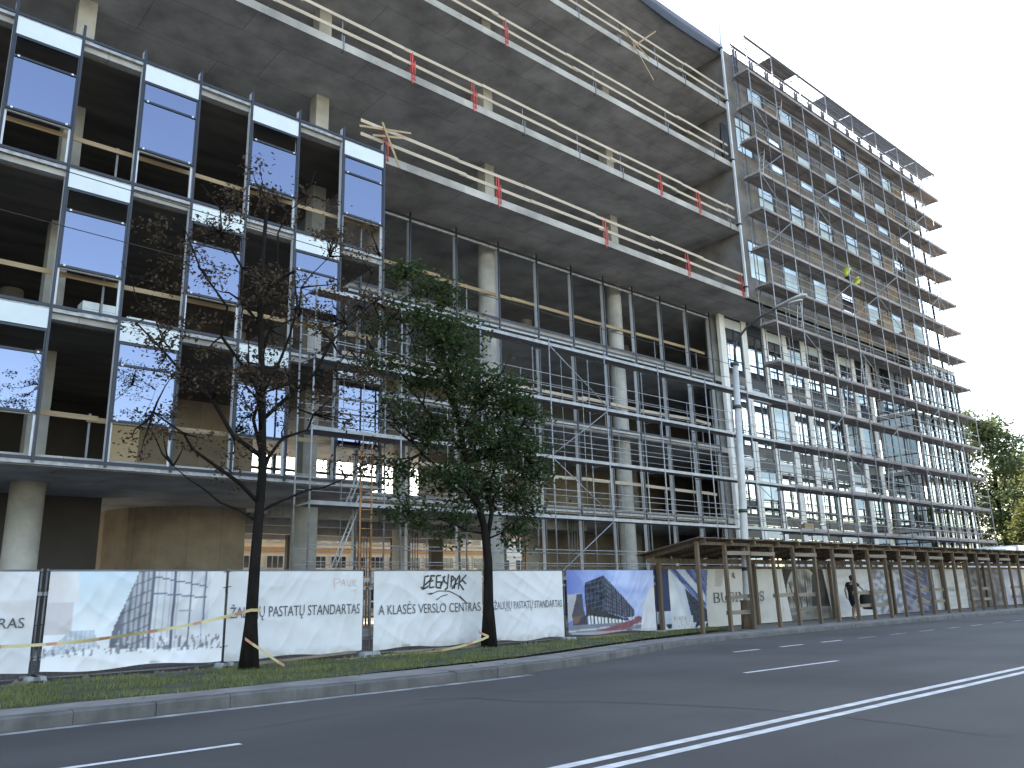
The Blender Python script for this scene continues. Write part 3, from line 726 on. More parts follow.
# parapet posts on the roof edge, dark pairs between the openings
for i in range(20):
    x = 42.5+i*1.9
    if x > 70: break
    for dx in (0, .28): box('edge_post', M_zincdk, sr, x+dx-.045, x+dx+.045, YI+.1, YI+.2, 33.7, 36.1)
for y in (YO, YI): MB().tube([(41.9, y, 36.12), (71.1, y, 36.12)], .06, 6).build('top_rail', M_zincdk, sr)
MB().tube([(41.9, YI, 35.3), (71.1, YI, 35.3)], .04, 6).build('top_rail', M_zincdk, sr)
MB().tube([(41.9, YO, 35.2), (71.1, YO, 35.2)], .03, 6).build('top_rail', M_zincdk, sr)
for i, (x0, x1) in enumerate(zip(XR_[:-1], XR_[1:])):       # mid-bay uprights of the inner guard frames
    for fx in (.10, .62): MB().tube([(x0+(x1-x0)*fx, YI-.02, zk(1)), (x0+(x1-x0)*fx, YI-.02, zk(13)+1.1)], .026, 5).build('guard_upright', M_zincdk, sr)
    MB().tube([(x0+(x1-x0)*.5, YO, zk(1)), (x0+(x1-x0)*.5, YO, zk(12)+1.1)], .018, 5).build('guard_upright', M_zinc, sr)
for xa, k, up in ((48.55, 10, 1), (48.55, 9, 0), (48.55, 7, 1), (56.1, 8, 1), (56.1, 7, 0), (52.2, 7, 1), (52.2, 5, 0), (63.7, 8, 1), (63.7, 3, 1), (67.3, 1, 1), (67.3, 5, 1), (59.9, 2, 0), (45.05, 5, 0), (42.05, 8, 1), (42.05, 9, 0), (42.05, 10, 1), (42.05, 11, 0), (52.2, 11, 1), (59.9, 10, 1), (59.9, 9, 0), (67.3, 8, 0), (67.3, 9, 1), (67.3, 10, 0), (63.7, 11, 1), (45.05, 3, 1), (48.55, 2, 0), (52.2, 3, 1), (56.1, 2, 0), (59.9, 4, 1)):
    xb = XS[XS.index(xa)+1]; a, b = (zk(k)+.1, zk(k+1)-.1) if up else (zk(k+1)-.1, zk(k)+.1)
    MB().tube([(xa, YO-.04, a), (xb, YO-.04, b)], .022, 5).build('brace', M_zinc, sr)
for xa, k in ((45.5, 6), (49.2, 9), (46.2, 2), (43., 10), (53.2, 5), (60.4, 3), (46, 12), (57, 11), (64.2, 6), (61, 9), (50, 4), (55, 2)):
    ld = MB()
    for y in (24.3, 24.62): ld.tube([(xa, y, zk(k)+.05), (xa+.75, y, zk(k+1)+.6)], .025, 5)
    for i in range(9):
        t = (i+.5)/9; ld.tube([(xa+.75*t, 24.3, zk(k)+.05+2.95*t), (xa+.75*t, 24.62, zk(k)+.05+2.95*t)], .016, 5)
    ld.build('ladder', M_alu, sr)
# boards and sheet material left leaning on the lifts: small separate stacks
def pallet(x, k, w_, h_, m, lab):
    z = zk(k)+.005; mb = MB(); n_ = max(2, int(h_/.09))
    for i in range(n_): mb.box(x+rng.uniform(-.04, .04), x+w_+rng.uniform(-.04, .04), 24.15, 24.6+rng.uniform(-.03, .03), z+i*h_/n_, z+(i+1)*h_/n_-.012)
    mb.build('board_stack', m, label=lab, cat='boards', loc=(x, 24.3, z), group='materials left on the scaffold lifts')
pallet(57., 7, 1.5, .95, M_osb, 'tan boards stacked on a scaffold lift in the middle of the right wing')
pallet(60.6, 7, 1.2, .7, M_osb, 'smaller tan board stack right of the larger one on the same lift')
pallet(49.5, 2, 1.6, .5, M_pier, 'white boards stacked on a low scaffold lift near the lamp pole')
pallet(43., 1, 1.0, .45, M_plank, 'timber offcuts on the lowest boarded lift behind the lamp pole')

# ------------------------------------------------------------------ site fence and banners
YFN = 18.19
def painter(o, fn): pass
def wr(x, z, s, amp=1.):
    a = noise.noise((x*1.1+z*1.7+s, z*.5-x*.35, s)); b = noise.noise((x*2.6-z*1.5+s, z*.8+x*.4, s+3)); c = noise.noise((x*.7+s, z*.9, s+9))
    return 1.05*amp*(.085*(.5-abs(a))**2+.035*(.5-abs(b))**2*2+.04*c)
def cloth(name, xa, xb, za, zb, fn, seed, parent=None, amp=1., res=.03, y=YFN-.09, **kw):
    nx, nz = int((xb-xa)/res), int((zb-za)/res); m = MB(); vs = []; cs = []
    for j in range(nz+1):
        for i in range(nx+1):
            u, v = i/nx, j/nz; x, z = xa+(xb-xa)*u, za+(zb-za)*v
            e = min(1, 6*min(u, 1-u)+.25)
            sag = .03*math.sin(u*math.pi*3+seed)*(v < .02)
            vs.append((x, y-wr(x, z, seed, amp)*e, z+sag)); cs.append(fn(u, v))
    m.add(vs, [(j*(nx+1)+i, j*(nx+1)+i+1, (j+1)*(nx+1)+i+1, (j+1)*(nx+1)+i) for j in range(nz) for i in range(nx)], 0, True); m.c = cs
    return m.build(name, M_cloth, parent, **kw)
def text_on(txt, xa, xb, za, zb, m, parent, seed=None, y=YFN-.09, amp=1., name='lettering'):
    cu = bpy.data.curves.new(name, 'FONT'); cu.body = txt; cu.resolution_u = 3
    t = bpy.data.objects.new(name, cu); C.objects.link(t)
    dg = bpy.context.evaluated_depsgraph_get(); me = bpy.data.meshes.new_from_object(t.evaluated_get(dg))
    bpy.data.objects.remove(t); bpy.data.curves.remove(cu)
    X = [v.co.x for v in me.vertices]; x0, x1 = min(X), max(X)
    bm = bmesh.new(); bm.from_mesh(me); bmesh.ops.triangulate(bm, faces=bm.faces[:])
    bmesh.ops.subdivide_edges(bm, edges=bm.edges[:], cuts=3, use_grid_fill=True)
    o0 = WORLD[parent.name]
    # cap height of the default font is about 0.69-0.73 of its size
    for v in bm.verts:
        x = xa+(v.co.x-x0)/(x1-x0)*(xb-xa); z = za+v.co.y/.71*(zb-za)
        yy = y-(wr(x, z, seed, amp) if seed is not None else 0)-.016
        v.co = (x-o0[0], yy-o0[1], z-o0[2])
    bm.to_mesh(me); bm.free(); me.materials.clear(); me.materials.append(m)
    o = bpy.data.objects.new(name, me); C.objects.link(o); o.parent = parent; WORLD[o.name] = o0
    return o
def strokes(lines, wd, m, parent, seed, y=YFN-.09, amp=1., name='graffiti'):
    mb = MB()
    for pts in lines:
        P = []
        for i in range(len(pts)-1):
            for k in range(5): t = k/5; P.append((pts[i][0]+(pts[i+1][0]-pts[i][0])*t, pts[i][1]+(pts[i+1][1]-pts[i][1])*t))
        P.append(pts[-1]); vs = []
        for i, (x, z) in enumerate(P):
            a, b = P[max(0, i-1)], P[min(len(P)-1, i+1)]; d = Vector((b[0]-a[0], b[1]-a[1])).normalized(); ww = wd/2
            for s in (-1, 1):
                xx, zz = x-s*d.y*ww, z+s*d.x*ww
                vs.append((xx, y-(wr(xx, zz, seed, amp) if seed is not None else 0)-.018, zz))
        mb.add(vs, [(2*i, 2*i+1, 2*i+3, 2*i+2) for i in range(len(P)-1)])
    return mb.build(name, m, parent)

def inpoly(u, v, P):
    c = False; n = len(P)
    for i in range(n):
        (x1, y1), (x2, y2) = P[i], P[i-1]
        if (y1 > v) != (y2 > v) and u < (x2-x1)*(v-y1)/(y2-y1)+x1: c = not c
    return c
def mixc(a, b, t): t = max(0, min(1, t)); return tuple(a[i]+(b[i]-a[i])*t for i in range(3))
WH = (.60, .615, .645)
def white(u, v):
    d = max(0, .10-v)*(5+9*noise.noise((u*14, v*9, 3)))
    return mixc(WH, (.40, .37, .33), d)
def fA(u, v):
    c = WH
    if inpoly(u, v, [(.80, .72), (1, .72), (1, .42), (.9, .45)]): c = (.58, .56, .58)
    return c
def fB(u, v):
    n = noise.noise((u*9, v*5, 1))
    c = mixc((.74, .76, .79), (.50, .62, .72), (v-.25)*1.2+.15*n)
    if v < .18+.05*u: c = (.74, .76, .80)
    if inpoly(u, v, [(.0, .99), (.14, .99), (.16, .68), (.0, .68)]): c = mixc((.62, .58, .60), (.72, .72, .75), u*5)
    if inpoly(u, v, [(0, .68), (.13, .68), (.13, .36), (.0, .36)]): c = (.55, .51, .54)
    if inpoly(u, v, [(.0, .16), (.13, .40), (.25, .40), (.28, .22), (.0, .14)]): c = mixc((.40, .45, .52), (.6, .62, .66), (u*40 % 1 > .6)*.6+(v*30 % 1 > .7)*.4)
    # the dark receding wing and the tall glass front
    if inpoly(u, v, [(.335, .20), (.355, .40), (.475, 1.01), (.55, 1.01), (.55, .18)]):
        d_ = (u-.335)/.215
        c = mixc((.30, .33, .38), (.42, .43, .47), d_+.5*noise.noise((u*15, v*4, 2)))
        if (d_*7) % 1 < .42: c = mixc(c, (.12, .13, .18), .8)
        if (v*8-d_*1.3) % 1 < .16: c = mixc(c, (.10, .11, .15), .7)
        if d_ < .2+.12*v: c = (.14, .15, .19)
    if u > .545 and v > .17:
        c = mixc((.50, .52, .57), (.68, .69, .72), .5+.7*noise.noise((u*7, v*5, 4)))
        if u > .90: c = mixc(c, (.70, .71, .74), .7)
        elif ((u-.545)/.355)*9 % 1 < .16: c = mixc(c, (.30, .32, .42), .6)
        if abs(u-.553) < .011 or abs(u-.685) < .007 or abs(u-.785) < .008 or (abs(u-.872) < .006 and v > .45): c = (.12, .13, .19)
        for vv in (.95-.36*(u-.545), .77-.20*(u-.545)):
            if abs(v-vv) < .008 and u < .88: c = (.12, .14, .2)
        if abs(v-.57) < .006 and .72 < u < .8: c = (.3, .32, .38)
    if .13 < v < .33:
        p = noise.noise((u*55, v*14, 9))+.4*noise.noise((u*110, v*40, 2))
        if p > .26-(.12 if u > .6 else 0) and v < .30 and (u > .55 or v < .23): c = mixc(c, (.13, .12, .15), .8)
        if p < -.5: c = mixc(c, (.8, .74, .76), .7)
    if v < .12: c = (.76, .77, .81)
    return c
def fF(u, v):
    n = noise.noise((u*4, v*7, 2))
    c = mixc((.30, .38, .63), (.50, .57, .77), u*1.1+.5*n-.1)
    if u < .22: c = mixc((.16, .22, .48), c, u*4+.3*n)
    if inpoly(u, v, [(.0, .62), (.13, .64), (.06, .25), (.0, .2)]): c = (.42, .42, .46)
    if inpoly(u, v, [(.04, .30), (.10, .63), (.16, .62), (.17, .16), (.05, .14)]): c = (.10, .10, .13)
    if inpoly(u, v, [(.05, .14), (.20, .14), (.20, .30), (.05, .28)]): c = (.22, .13, .11) if n > 0 else (.08, .08, .1)
    A = [(.185, .80), (.185, .42), (.40, .34), (.40, .92)]
    B = [(.40, .92), (.40, .34), (.62, .22), (.74, .24), (.74, .34)]
    if inpoly(u, v, A):
        gx = (u-.185)/.0215 % 1; gz = (v-.35+(.40-u)*.3)/.082 % 1
        c = (.022, .034, .065) if gx > .22 and gz > .2 else (.10, .12, .17)
        if noise.noise((int((u-.185)/.0215)*1.7, int((v+.2)/.082)*2.3, 0)) > .25: c = mixc(c, (.12, .16, .23), .5)
    if inpoly(u, v, B):
        t = (u-.40)/.34; gx = (t**.7*14) % 1; top = .92-.58*t; bot = .34-.10*t; gz = ((v-bot)/(top-bot)*7) % 1
        c = (.16, .18, .24) if gx > .3 and gz > .25 else (.035, .042, .065)
    if inpoly(u, v, [(.185, .42), (.40, .34), (.62, .21), (.66, .22), (.66, .17), (.185, .28)]): c = (.05, .055, .07)
    if inpoly(u, v, [(.21, .29), (.60, .19), (.64, .14), (.21, .14)]):
        c = (.62, .64, .66) if (u*26 % 1) > .35 else (.10, .11, .13)
    if inpoly(u, v, [(.68, .22), (.80, .24), (.82, .17), (.68, .15)]): c = (.30, .12, .14) if u > .74 else (.5, .5, .52)
    if v < .15:
        c = mixc((.24, .25, .30), (.5, .5, .54), (abs(v-.06-u*.06) < .012)*1.)
    if inpoly(u, v, [(.25, .02), (.82, .23), (.83, .17), (.55, -.01), (.25, -.01)]): c = (.28, .12, .15)
    if inpoly(u, v, [(.80, .0), (.86, .45), (.95, .72), (1.01, .7), (1.01, .0)]): c = (.62, .62, .66)
    if v < .03: c = mixc(c, (.5, .5, .52), .6)
    return c
FG = 'white printed banners on the site fence'
def fence(xa, xb, lab):
    o = empty('fence_panel', ((xa+xb)/2, YFN, .06), lab, 'fence', 'mobile site fence panels')
    f = MB()
    for z in (.14, 2.12): f.tube([(xa, YFN, z), (xb, YFN, z)], .021, 6)
    for x in (xa+.02, xb-.02): f.tube([(x, YFN, .06), (x, YFN, 2.16)], .021, 6)
    f.build('frame', M_steelp, o)
    wm = MB()
    n_ = int((xb-xa)/.1)
    for i in range(1, n_): x = xa+(xb-xa)*i/n_; wm.box(x-.002, x+.002, YFN-.002, YFN+.002, .14, 2.12)
    for i in range(1, 10): z = .14+1.98*i/10; wm.box(xa, xb, YFN-.004, YFN, z-.002, z+.002)
    wm.build('wire_mesh', M_steelp, o)
    for x in (xa+.02, xb-.02):
        ft = MB(); ft.add([(x-.14, YFN-.36, .04), (x+.14, YFN-.36, .04), (x+.14, YFN+.36, .04), (x-.14, YFN+.36, .04), (x-.10, YFN-.33, .19), (x+.10, YFN-.33, .19), (x+.10, YFN+.33, .19), (x-.10, YFN+.33, .19)],
                         [(0, 3, 2, 1), (4, 5, 6, 7), (0, 1, 5, 4), (1, 2, 6, 5), (2, 3, 7, 6), (3, 0, 4, 7)])
        ft.box(x-.06, x+.06, YFN-.37, YFN-.361, .06, .12, 1)
        ft.build('foot', [M_foot, M_black], o)
        lk = MB(); lk.box(x-.06, x+.06, YFN-.05, YFN+.05, 1.65, 1.72); lk.build('clamp', M_zincd, o)
    return o
FP = [(.30, 3.82, 'leftmost mobile fence panel, cut by the picture edge'), (3.88, 7.42, 'mobile fence panel carrying the banner with the glass tower picture'),
      (7.47, 10.95, 'mobile fence panel behind the bare brown street tree'), (11.13, 14.72, 'mobile fence panel under the graffiti banner'),
      (14.80, 17.82, 'mobile fence panel right of the green street tree'), (17.90, 22.15, 'mobile fence panel carrying the dark cantilevered building picture')]
for f in FP: fence(*f)
def bn(lab): return dict(label=lab, cat='banner', group=FG)
bA = cloth('banner', .32, 3.74, .27, 2.10, fA, 1., loc=(2, YFN, .2), **bn('white banner at the left picture edge showing the word ending RAS'))
text_on('A KLASĖS VERSLO CENTRAS', .30, 3.58, 1.07, 1.26, M_ink, bA, 1.)
bB = cloth('banner', 3.93, 7.41, .24, 2.10, fB, 2.3, loc=(5.6, YFN, .2), **bn('banner printed with a pale street view, a glass tower and small people'))
bC = cloth('banner', 7.47, 10.88, .22, 2.10, white, 3.7, loc=(9, YFN, .2), **bn('white banner behind the bare tree, lettered ŽALIŲJŲ PASTATŲ STANDARTAS, red scribble'))
text_on('ŽALIŲJŲ PASTATŲ STANDARTAS', 7.53, 10.78, 1.10, 1.335, M_ink, bC, 3.7)
strokes([[(10.050, 1.913), (10.086, 1.680)], [(10.050, 1.913), (10.194, 1.935), (10.230, 1.845), (10.101, 1.815)], [(10.245, 1.755), (10.302, 1.913), (10.360, 1.740)], [(10.266, 1.815), (10.346, 1.815)], [(10.425, 1.905), (10.410, 1.770), (10.490, 1.770), (10.497, 1.905)], [(10.497, 1.770), (10.518, 1.725)], [(10.677, 1.890), (10.576, 1.875), (10.590, 1.770), (10.677, 1.762)], [(10.590, 1.830), (10.662, 1.830)], [(10.518, 1.627), (10.662, 1.665), (10.626, 1.560)]], .013, M_sprayr, bC, 3.7)
bD = cloth('banner', 11.20, 14.66, .22, 2.10, white, 5.1, amp=1.35, loc=(12.9, YFN, .2), **bn('creased white banner lettered A KLASĖS VERSLO CENTRAS with black graffiti above'))
text_on('A KLASĖS VERSLO CENTRAS', 11.33, 14.59, 1.04, 1.28, M_ink, bD, 5.1, amp=1.35)
gx, gz = 12.66, 1.62
strokes([[(gx+.20, gz+.36), (gx+.08, gz+.34), (gx+.05, gz+.20), (gx+.0, gz+.02), (gx+.18, gz+.1)], [(gx+.26, gz+.38), (gx+.22, gz+.05), (gx+.38, gz+.08)], [(gx+.24, gz+.22), (gx+.36, gz+.24)], [(gx+.26, gz+.36), (gx+.40, gz+.36)],
         [(gx+.46, gz+.36), (gx+.44, gz+.06), (gx+.58, gz+.05), (gx+.60, gz+.2), (gx+.46, gz+.2)], [(gx+.46, gz+.36), (gx+.60, gz+.37)],
         [(gx+.66, gz+.34), (gx+.70, gz+.2), (gx+.78, gz+.16)], [(gx+.84, gz+.40), (gx+.78, gz+.03), (gx+.70, gz+.0)], [(gx+.90, gz+.06), (gx+.92, gz+.36), (gx+1.02, gz+.30), (gx+.92, gz+.2)],
         [(gx+1.02, gz+.02), (gx+1.06, gz+.30)], [(gx+1.02, gz+.12), (gx+1.14, gz+.16)], [(gx+1.16, gz+.0), (gx+1.22, gz+.34)], [(gx+1.42, gz+.38), (gx+1.2, gz+.16), (gx+1.34, gz-.02)], [(gx+1.30, gz+.24), (gx+1.44, gz+.14)],
         [(gx-.06, gz+.08), (gx+.0, gz+.02)], [(gx+.05, gz+.12), (gx+.3, gz+.30)], [(gx+.56, gz+.02), (gx+.72, gz+.36)], [(gx+.94, gz+.02), (gx+1.2, gz+.38)]], .042, M_spray, bD, 5.1, amp=1.35)
strokes([[(gx+.22, gz-.12), (gx+.5, gz-.03), (gx+.85, gz-.04), (gx+1.1, gz-.14), (gx+1.45, gz-.36)], [(gx+1.2, gz-.16), (gx+1.46, gz-.37)], [(gx+.42, gz-.26), (gx+.6, gz-.16), (gx+.8, gz-.13)], [(gx+.15, gz-.1), (gx+.3, gz-.08)]], .022, M_spray, bD, 5.1, amp=1.35)
bE = cloth('banner', 14.86, 17.78, .20, 2.10, white, 6.6, loc=(16.3, YFN, .2), **bn('white banner right of the green tree with small condensed lettering'))
text_on('ŽALIŲJŲ PASTATŲ STANDARTAS', 15.05, 17.70, 1.06, 1.27, M_inkl, bE, 6.6)
bF = cloth('banner', 17.96, 22.05, .22, 2.12, lambda u, v: tuple(max(0, q)**1.3*1.05 for q in fF(u, v)), 8.2, res=.025, loc=(20, YFN, .2), **bn('banner printed with a dark cantilevered glass office block under a blue sky'))
# zip ties and torn edge at the first joint
zt_ = MB()
for x in (3.84, 7.44, 11.05, 14.76, 17.86):
    for z in (.5, 1.1, 1.75, 2.08): zt_.tube([(x-.09, YFN-.12, z), (x+.09, YFN-.12, z+.03)], .008, 4)
zt_.build('cable_ties', M_black, label='black cable ties lacing the banners across the fence joints', cat='ties')
la = empty('ladder', (13.4, 22.2, .06), 'orange-brown lattice ladder standing behind the gap between two banners', 'ladder')
M_or = mat('rusty_orange_paint', (.42, .20, .08), .7, var=.3)
for x in (13.22, 13.62): MB().tube([(x, 22.2, .06), (x, 22.25, 6.2)], .03, 6).build('stile', M_or, la)
for i in range(20): MB().tube([(13.22, 22.2, .35+.29*i), (13.62, 22.2, .35+.29*i)], .018, 5).build('rung', M_or, la)
# debris along the foot of the fence
def debris(p, q, w_, h_, m, lab):
    mb = MB().beam(p, q, w_, h_); mb.build('timber_offcut', m, label=lab, cat='board', loc=p)
debris((7.9, 17.55, .14), (10.6, 17.95, .22), .12, .05, M_oldp, 'long grey board lying askew on the grass behind the bare tree')
debris((11.6, 17.8, .14), (14.2, 17.75, .15), .22, .05, M_oldp, 'grey board flat on the ground under the graffiti banner')
debris((18.3, 17.7, .15), (20.2, 17.8, .16), .16, .05, M_oldp, 'short grey board on the ground under the cantilever picture')
rb = MB()
for i in range(160):
    x = rng.uniform(3.5, 22); y = rng.uniform(17.5, 18.6); s = rng.uniform(.03, .10); z = .07
    rb.add([(x-s, y-s*.7, z), (x+s, y-s*.6, z), (x+s*.8, y+s*.7, z), (x-s*.9, y+s*.6, z), (x+rng.uniform(-.3, .3)*s, y, z+s*1.1)], [(0, 1, 4), (1, 2, 4), (2, 3, 4), (3, 0, 4), (3, 2, 1, 0)])
rb.build('rubble', M_dirt, kind='stuff', label='broken stones and rubble along the foot of the fence', cat='rubble')

# ------------------------------------------------------------------ hoarding and covered walkway
YH = 18.30
hd = empty('hoarding', (40, YH, 0), 'boarded hoarding with large printed pictures behind the covered walkway', 'hoarding')
def board(xa, xb, fn, res=.04):
    nx, nz = int((xb-xa)/res), int(2.02/res); m = MB(); vs = []; cs = []
    for j in range(nz+1):
        for i in range(nx+1):
            u, v = i/nx, j/nz; x, z = xa+(xb-xa)*u, .15+2.02*v
            vs.append((x, YH-.012*noise.noise((x*.7, z*.8, 3))-.004*math.sin(x*5.1), z)); cs.append(tuple(max(0, q)**1.4*1.06 for q in fn(u, v)))
    m.add(vs, [(j*(nx+1)+i, j*(nx+1)+i+1, (j+1)*(nx+1)+i+1, (j+1)*(nx+1)+i) for j in range(nz) for i in range(nx)], 0, True); m.c = cs
    return m.build('board', M_cloth, hd)
def h1(u, v):
    n = noise.noise((u*5, v*4, 6))
    c = mixc((.50, .58, .70), (.66, .70, .75), .5+n)
    if inpoly(u, v, [(.28, 1.01), (.98, .30), (1.01, .5), (1.01, 1.01)]): c = mixc((.10, .15, .36), (.3, .38, .58), (((u+v)*4.5+.6*n) % 1)*1.1-.2)
    if inpoly(u, v, [(.42, 1.), (.60, 1.), (.99, .55), (.99, .42)]): c = mixc((.45, .52, .66), (.7, .74, .78), .5+n)
    if u < .28 and v > .30: c = mixc((.035, .055, .14), (.10, .15, .28), .5+.7*noise.noise((int(u*40), int(v*26), 2)))
    if inpoly(u, v, [(.25, .98), (.30, .98), (.60, .02), (.25, .05)]) and u > .27: c = mixc((.60, .65, .70), (.74, .76, .79), .5+n)
    if inpoly(u, v, [(.58, .68), (1.01, .30), (1.01, .10), (.70, .10)]): c = mixc((.035, .05, .09), (.13, .15, .2), .4+.8*noise.noise((u*30, v*20, 1)))
    if v < .35 and noise.noise((u*9, v*8, 3)) > .1+v*1.3: c = (.05, .07, .06)
    if v < .22 and .3 < u < .7: c = mixc((.66, .67, .69), (.42, .42, .45), max(0, noise.noise((u*40, v*20, 5)))*1.6)
    return c
BUS = mixc((.62, .60, .57), (.7, .7, .7), .3)
def h2(u, v):
    c = mixc(BUS, (.60, .58, .55), noise.noise((u*6, v*3, 1))+.3)
    if inpoly(u, v, [(0, 1), (.05, 1), (0, .45)]): c = (.2, .26, .42)
    if inpoly(u, v, [(.14, 1), (.26, 1), (.20, .7), (.12, .7)]): c = (.52, .49, .46)
    if inpoly(u, v, [(.70, .62), (.76, .62), (.72, .35), (.66, .35)]): c = (.55, .53, .5)
    return c
def h3(u, v):
    """a dim arcade with an arch in the picture"""
    du = (u-.38)/.5; n = noise.noise((u*7, v*6, 8))
    c = mixc((.018, .017, .018), (.07, .066, .066), .5+n)
    if u < .10-.1*(v-.4) or u > .97-.12*v: return mixc(BUS, (.66, .66, .66), .4)
    ar = ((u-.42)/.30)**2+((v-.55)/.48)**2
    if ar < 1 or (abs(u-.42) < .30 and v < .55): c = mixc((.16, .15, .145), (.46, .45, .44), .3+n*1.2+(u*22 % 1 > .5)*.35)
    if .86 < ar < 1.12 and v > .5: c = (.5, .49, .46)
    if inpoly(u, v, [(.55, .0), (.62, .9), (.66, .9), (.72, 0)]): c = (.06, .06, .065)
    for k in range(5):
        if abs(u-(.2+.13*k+.10*(v-.5)*(k-2))) < .012 and v < .75: c = (.07, .07, .075)
    if v < .25: c = mixc((.16, .15, .145), (.34, .33, .32), .5+n+(abs((v-.1)*5-u) < .1)*.5)
    return c
def h4(u, v):
    c = mixc((.66, .67, .69), (.58, .58, .6), .5+noise.noise((u*3, v*12, 4)))
    if u < .05: c = (.30, .31, .34) if v < .75 else (.5, .5, .52)
    return c
def h5(u, v):
    n = noise.noise((u*7, v*9, 12)); c = mixc((.55, .57, .62), (.26, .27, .33), .5+n*1.6)
    return c
def h6(u, v):
    n = noise.noise((u*5, v*7, 15)); c = mixc((.07, .08, .16), (.24, .26, .36), .5+n)
    if abs(((v*6+u*3) % 1)-.5) < .12 and u < .7: c = mixc(c, (.45, .47, .54), .6)
    if v < .35 and u < .6: c = mixc(c, (.36, .36, .4), .5+n)
    return c
def h7(u, v): return mixc((.60, .60, .60), (.52, .52, .52), .5+noise.noise((u*4, v*14, 21)))
def h8(u, v):
    n = noise.noise((u*9, v*8, 25)); c = mixc((.07, .07, .09), (.24, .23, .26), .5+n*1.2)
    if abs((u*9 % 1)-.5) < .06: c = (.36, .35, .36)
    return c
def h9(u, v): return mixc((.40, .40, .52), (.62, .61, .64), .5+noise.noise((u*5, v*3, 31))*1.3)
def h10(u, v): return mixc((.62, .60, .5), (.55, .54, .5), .5+noise.noise((u*5, v*3, 35)))
board(22.35, 25.15, h1, .03)
b2 = board(25.16, 30.2, h2)
board(30.21, 34.15, h3, .03)
board(34.16, 38.0, h4); board(38.01, 40.9, h5); board(40.91, 44.6, h6); b7 = board(44.61, 48.6, h7); board(48.61, 54.4, h8); board(54.41, 57.2, h9); board(57.21, 62, h10)
# BUSINESS in a bracketed serif alphabet of thick and thin strokes
def serif(txt, xa, xb, za, zb, parent, y):
    mb = MB(); n_ = len(txt); hh = zb-za
    wdt = {'B': .85, 'U': 1., 'S': .75, 'I': .45, 'N': 1.05, 'E': .85}; tot = sum(wdt[c]+.22 for c in txt); sx = (xb-xa)/tot; x = xa
    def st(p, q, w_):
        p, q = Vector(p), Vector(q); d = (q-p).normalized(); nrm = Vector((-d.y, d.x))*w_/2
        mb.add([(a.x, y, a.y) for a in (p-nrm, q-nrm, q+nrm, p+nrm)], [(0, 1, 2, 3)])
    def arc(cx, cz, rx, rz, a0, a1, w0, w1):
        k = 9
        for i in range(k):
            t0, t1 = a0+(a1-a0)*i/k, a0+(a1-a0)*(i+1)/k
            st((cx+rx*math.cos(t0), cz+rz*math.sin(t0)), (cx+rx*math.cos(t1), cz+rz*math.sin(t1)), w0+(w1-w0)*abs(math.cos((t0+t1)/2)))
    th, tn = .17*hh, .06*hh
    for ch in txt:
        w_ = wdt[ch]*sx; l, r_, m_ = x, x+w_, za+hh*.5
        def foot(xx, zz, ww=.16): st((xx-ww*hh, zz), (xx+ww*hh, zz), tn)
        if ch in 'BE':
            st((l+th/2, za), (l+th/2, zb), th); foot(l+th/2, za+tn/2); foot(l+th/2, zb-tn/2)
        if ch == 'E':
            for zz in (za+tn/2, m_, zb-tn/2): st((l, zz), (r_, zz), tn)
            st((r_, za), (r_, za+.22*hh), tn); st((r_, zb-.22*hh), (r_, zb), tn)
        if ch == 'B':
            arc(l+w_*.45, zb-hh*.25, w_*.45, hh*.23, -1.57, 1.57, tn, th); arc(l+w_*.45, za+hh*.26, w_*.52, hh*.24, -1.57, 1.57, tn, th)
            for zz in (za+tn/2, m_, zb-tn/2): st((l, zz), (l+w_*.5, zz), tn)
        if ch == 'U':
            st((l+th, za+hh*.3), (l+th, zb), th); st((r_-tn, za+hh*.3), (r_-tn, zb), tn); arc(l+w_*.5+.02*hh, za+hh*.3, w_*.5-th, hh*.28, 3.14, 6.28, tn, th*.8); foot(l+th, zb-tn/2); foot(r_-tn, zb-tn/2)
        if ch == 'I': st((l+w_/2, za), (l+w_/2, zb), th); foot(l+w_/2, za+tn/2); foot(l+w_/2, zb-tn/2)
        if ch == 'N': st((l+tn, za), (l+tn, zb), tn); st((r_-tn, za), (r_-tn, zb), tn); st((l+tn, zb), (r_-tn, za), th); foot(l+tn, za+tn/2); foot(r_-tn, zb-tn/2); foot(l, zb-tn/2, .1)
        if ch == 'S':
            arc(l+w_*.5, zb-hh*.27, w_*.42, hh*.25, .5, 4.4, tn, th*.8); arc(l+w_*.5, za+hh*.27, w_*.45, hh*.25, -2.6, 1.5, tn, th*.8); st((l+w_*.42, m_+.06*hh), (l+w_*.62, m_-.05*hh), th)
            st((r_-.03*hh, zb-.3*hh), (r_-.03*hh, zb), tn); st((l+.02*hh, za), (l+.02*hh, za+.3*hh), tn)
        x += w_+.22*sx
    return mb.build('lettering', M_ink, parent)
serif('BUSINESS', 25.62, 28.95, .98, 1.33, b2, YH-.025)
em = MB(); em.prism_y([(26.92, 1.86), (26.98, 1.86), (27.0, 1.99), (26.95, 2.06), (26.91, 1.98)], YH-.03, YH-.022); em.prism_y([(27.0, 1.84), (27.05, 1.82), (27.03, 1.93)], YH-.03, YH-.022); em.build('emblem', M_inkl, b2)
text_on('FITNESS', 45.6, 47.7, 1.05, 1.27, mat('pale_grey_lettering', (.40, .40, .41), .7), b7, None, YH-.02)
hb = MB()
for i in range(20): x = 22.6+2*i; hb.box(x-.04, x+.04, YH+.02, YH+.10, .06, 2.2)
hb.box(22.35, 62, YH+.02, YH+.09, 2.17, 2.28); hb.build('backing_frame', M_old, hd)
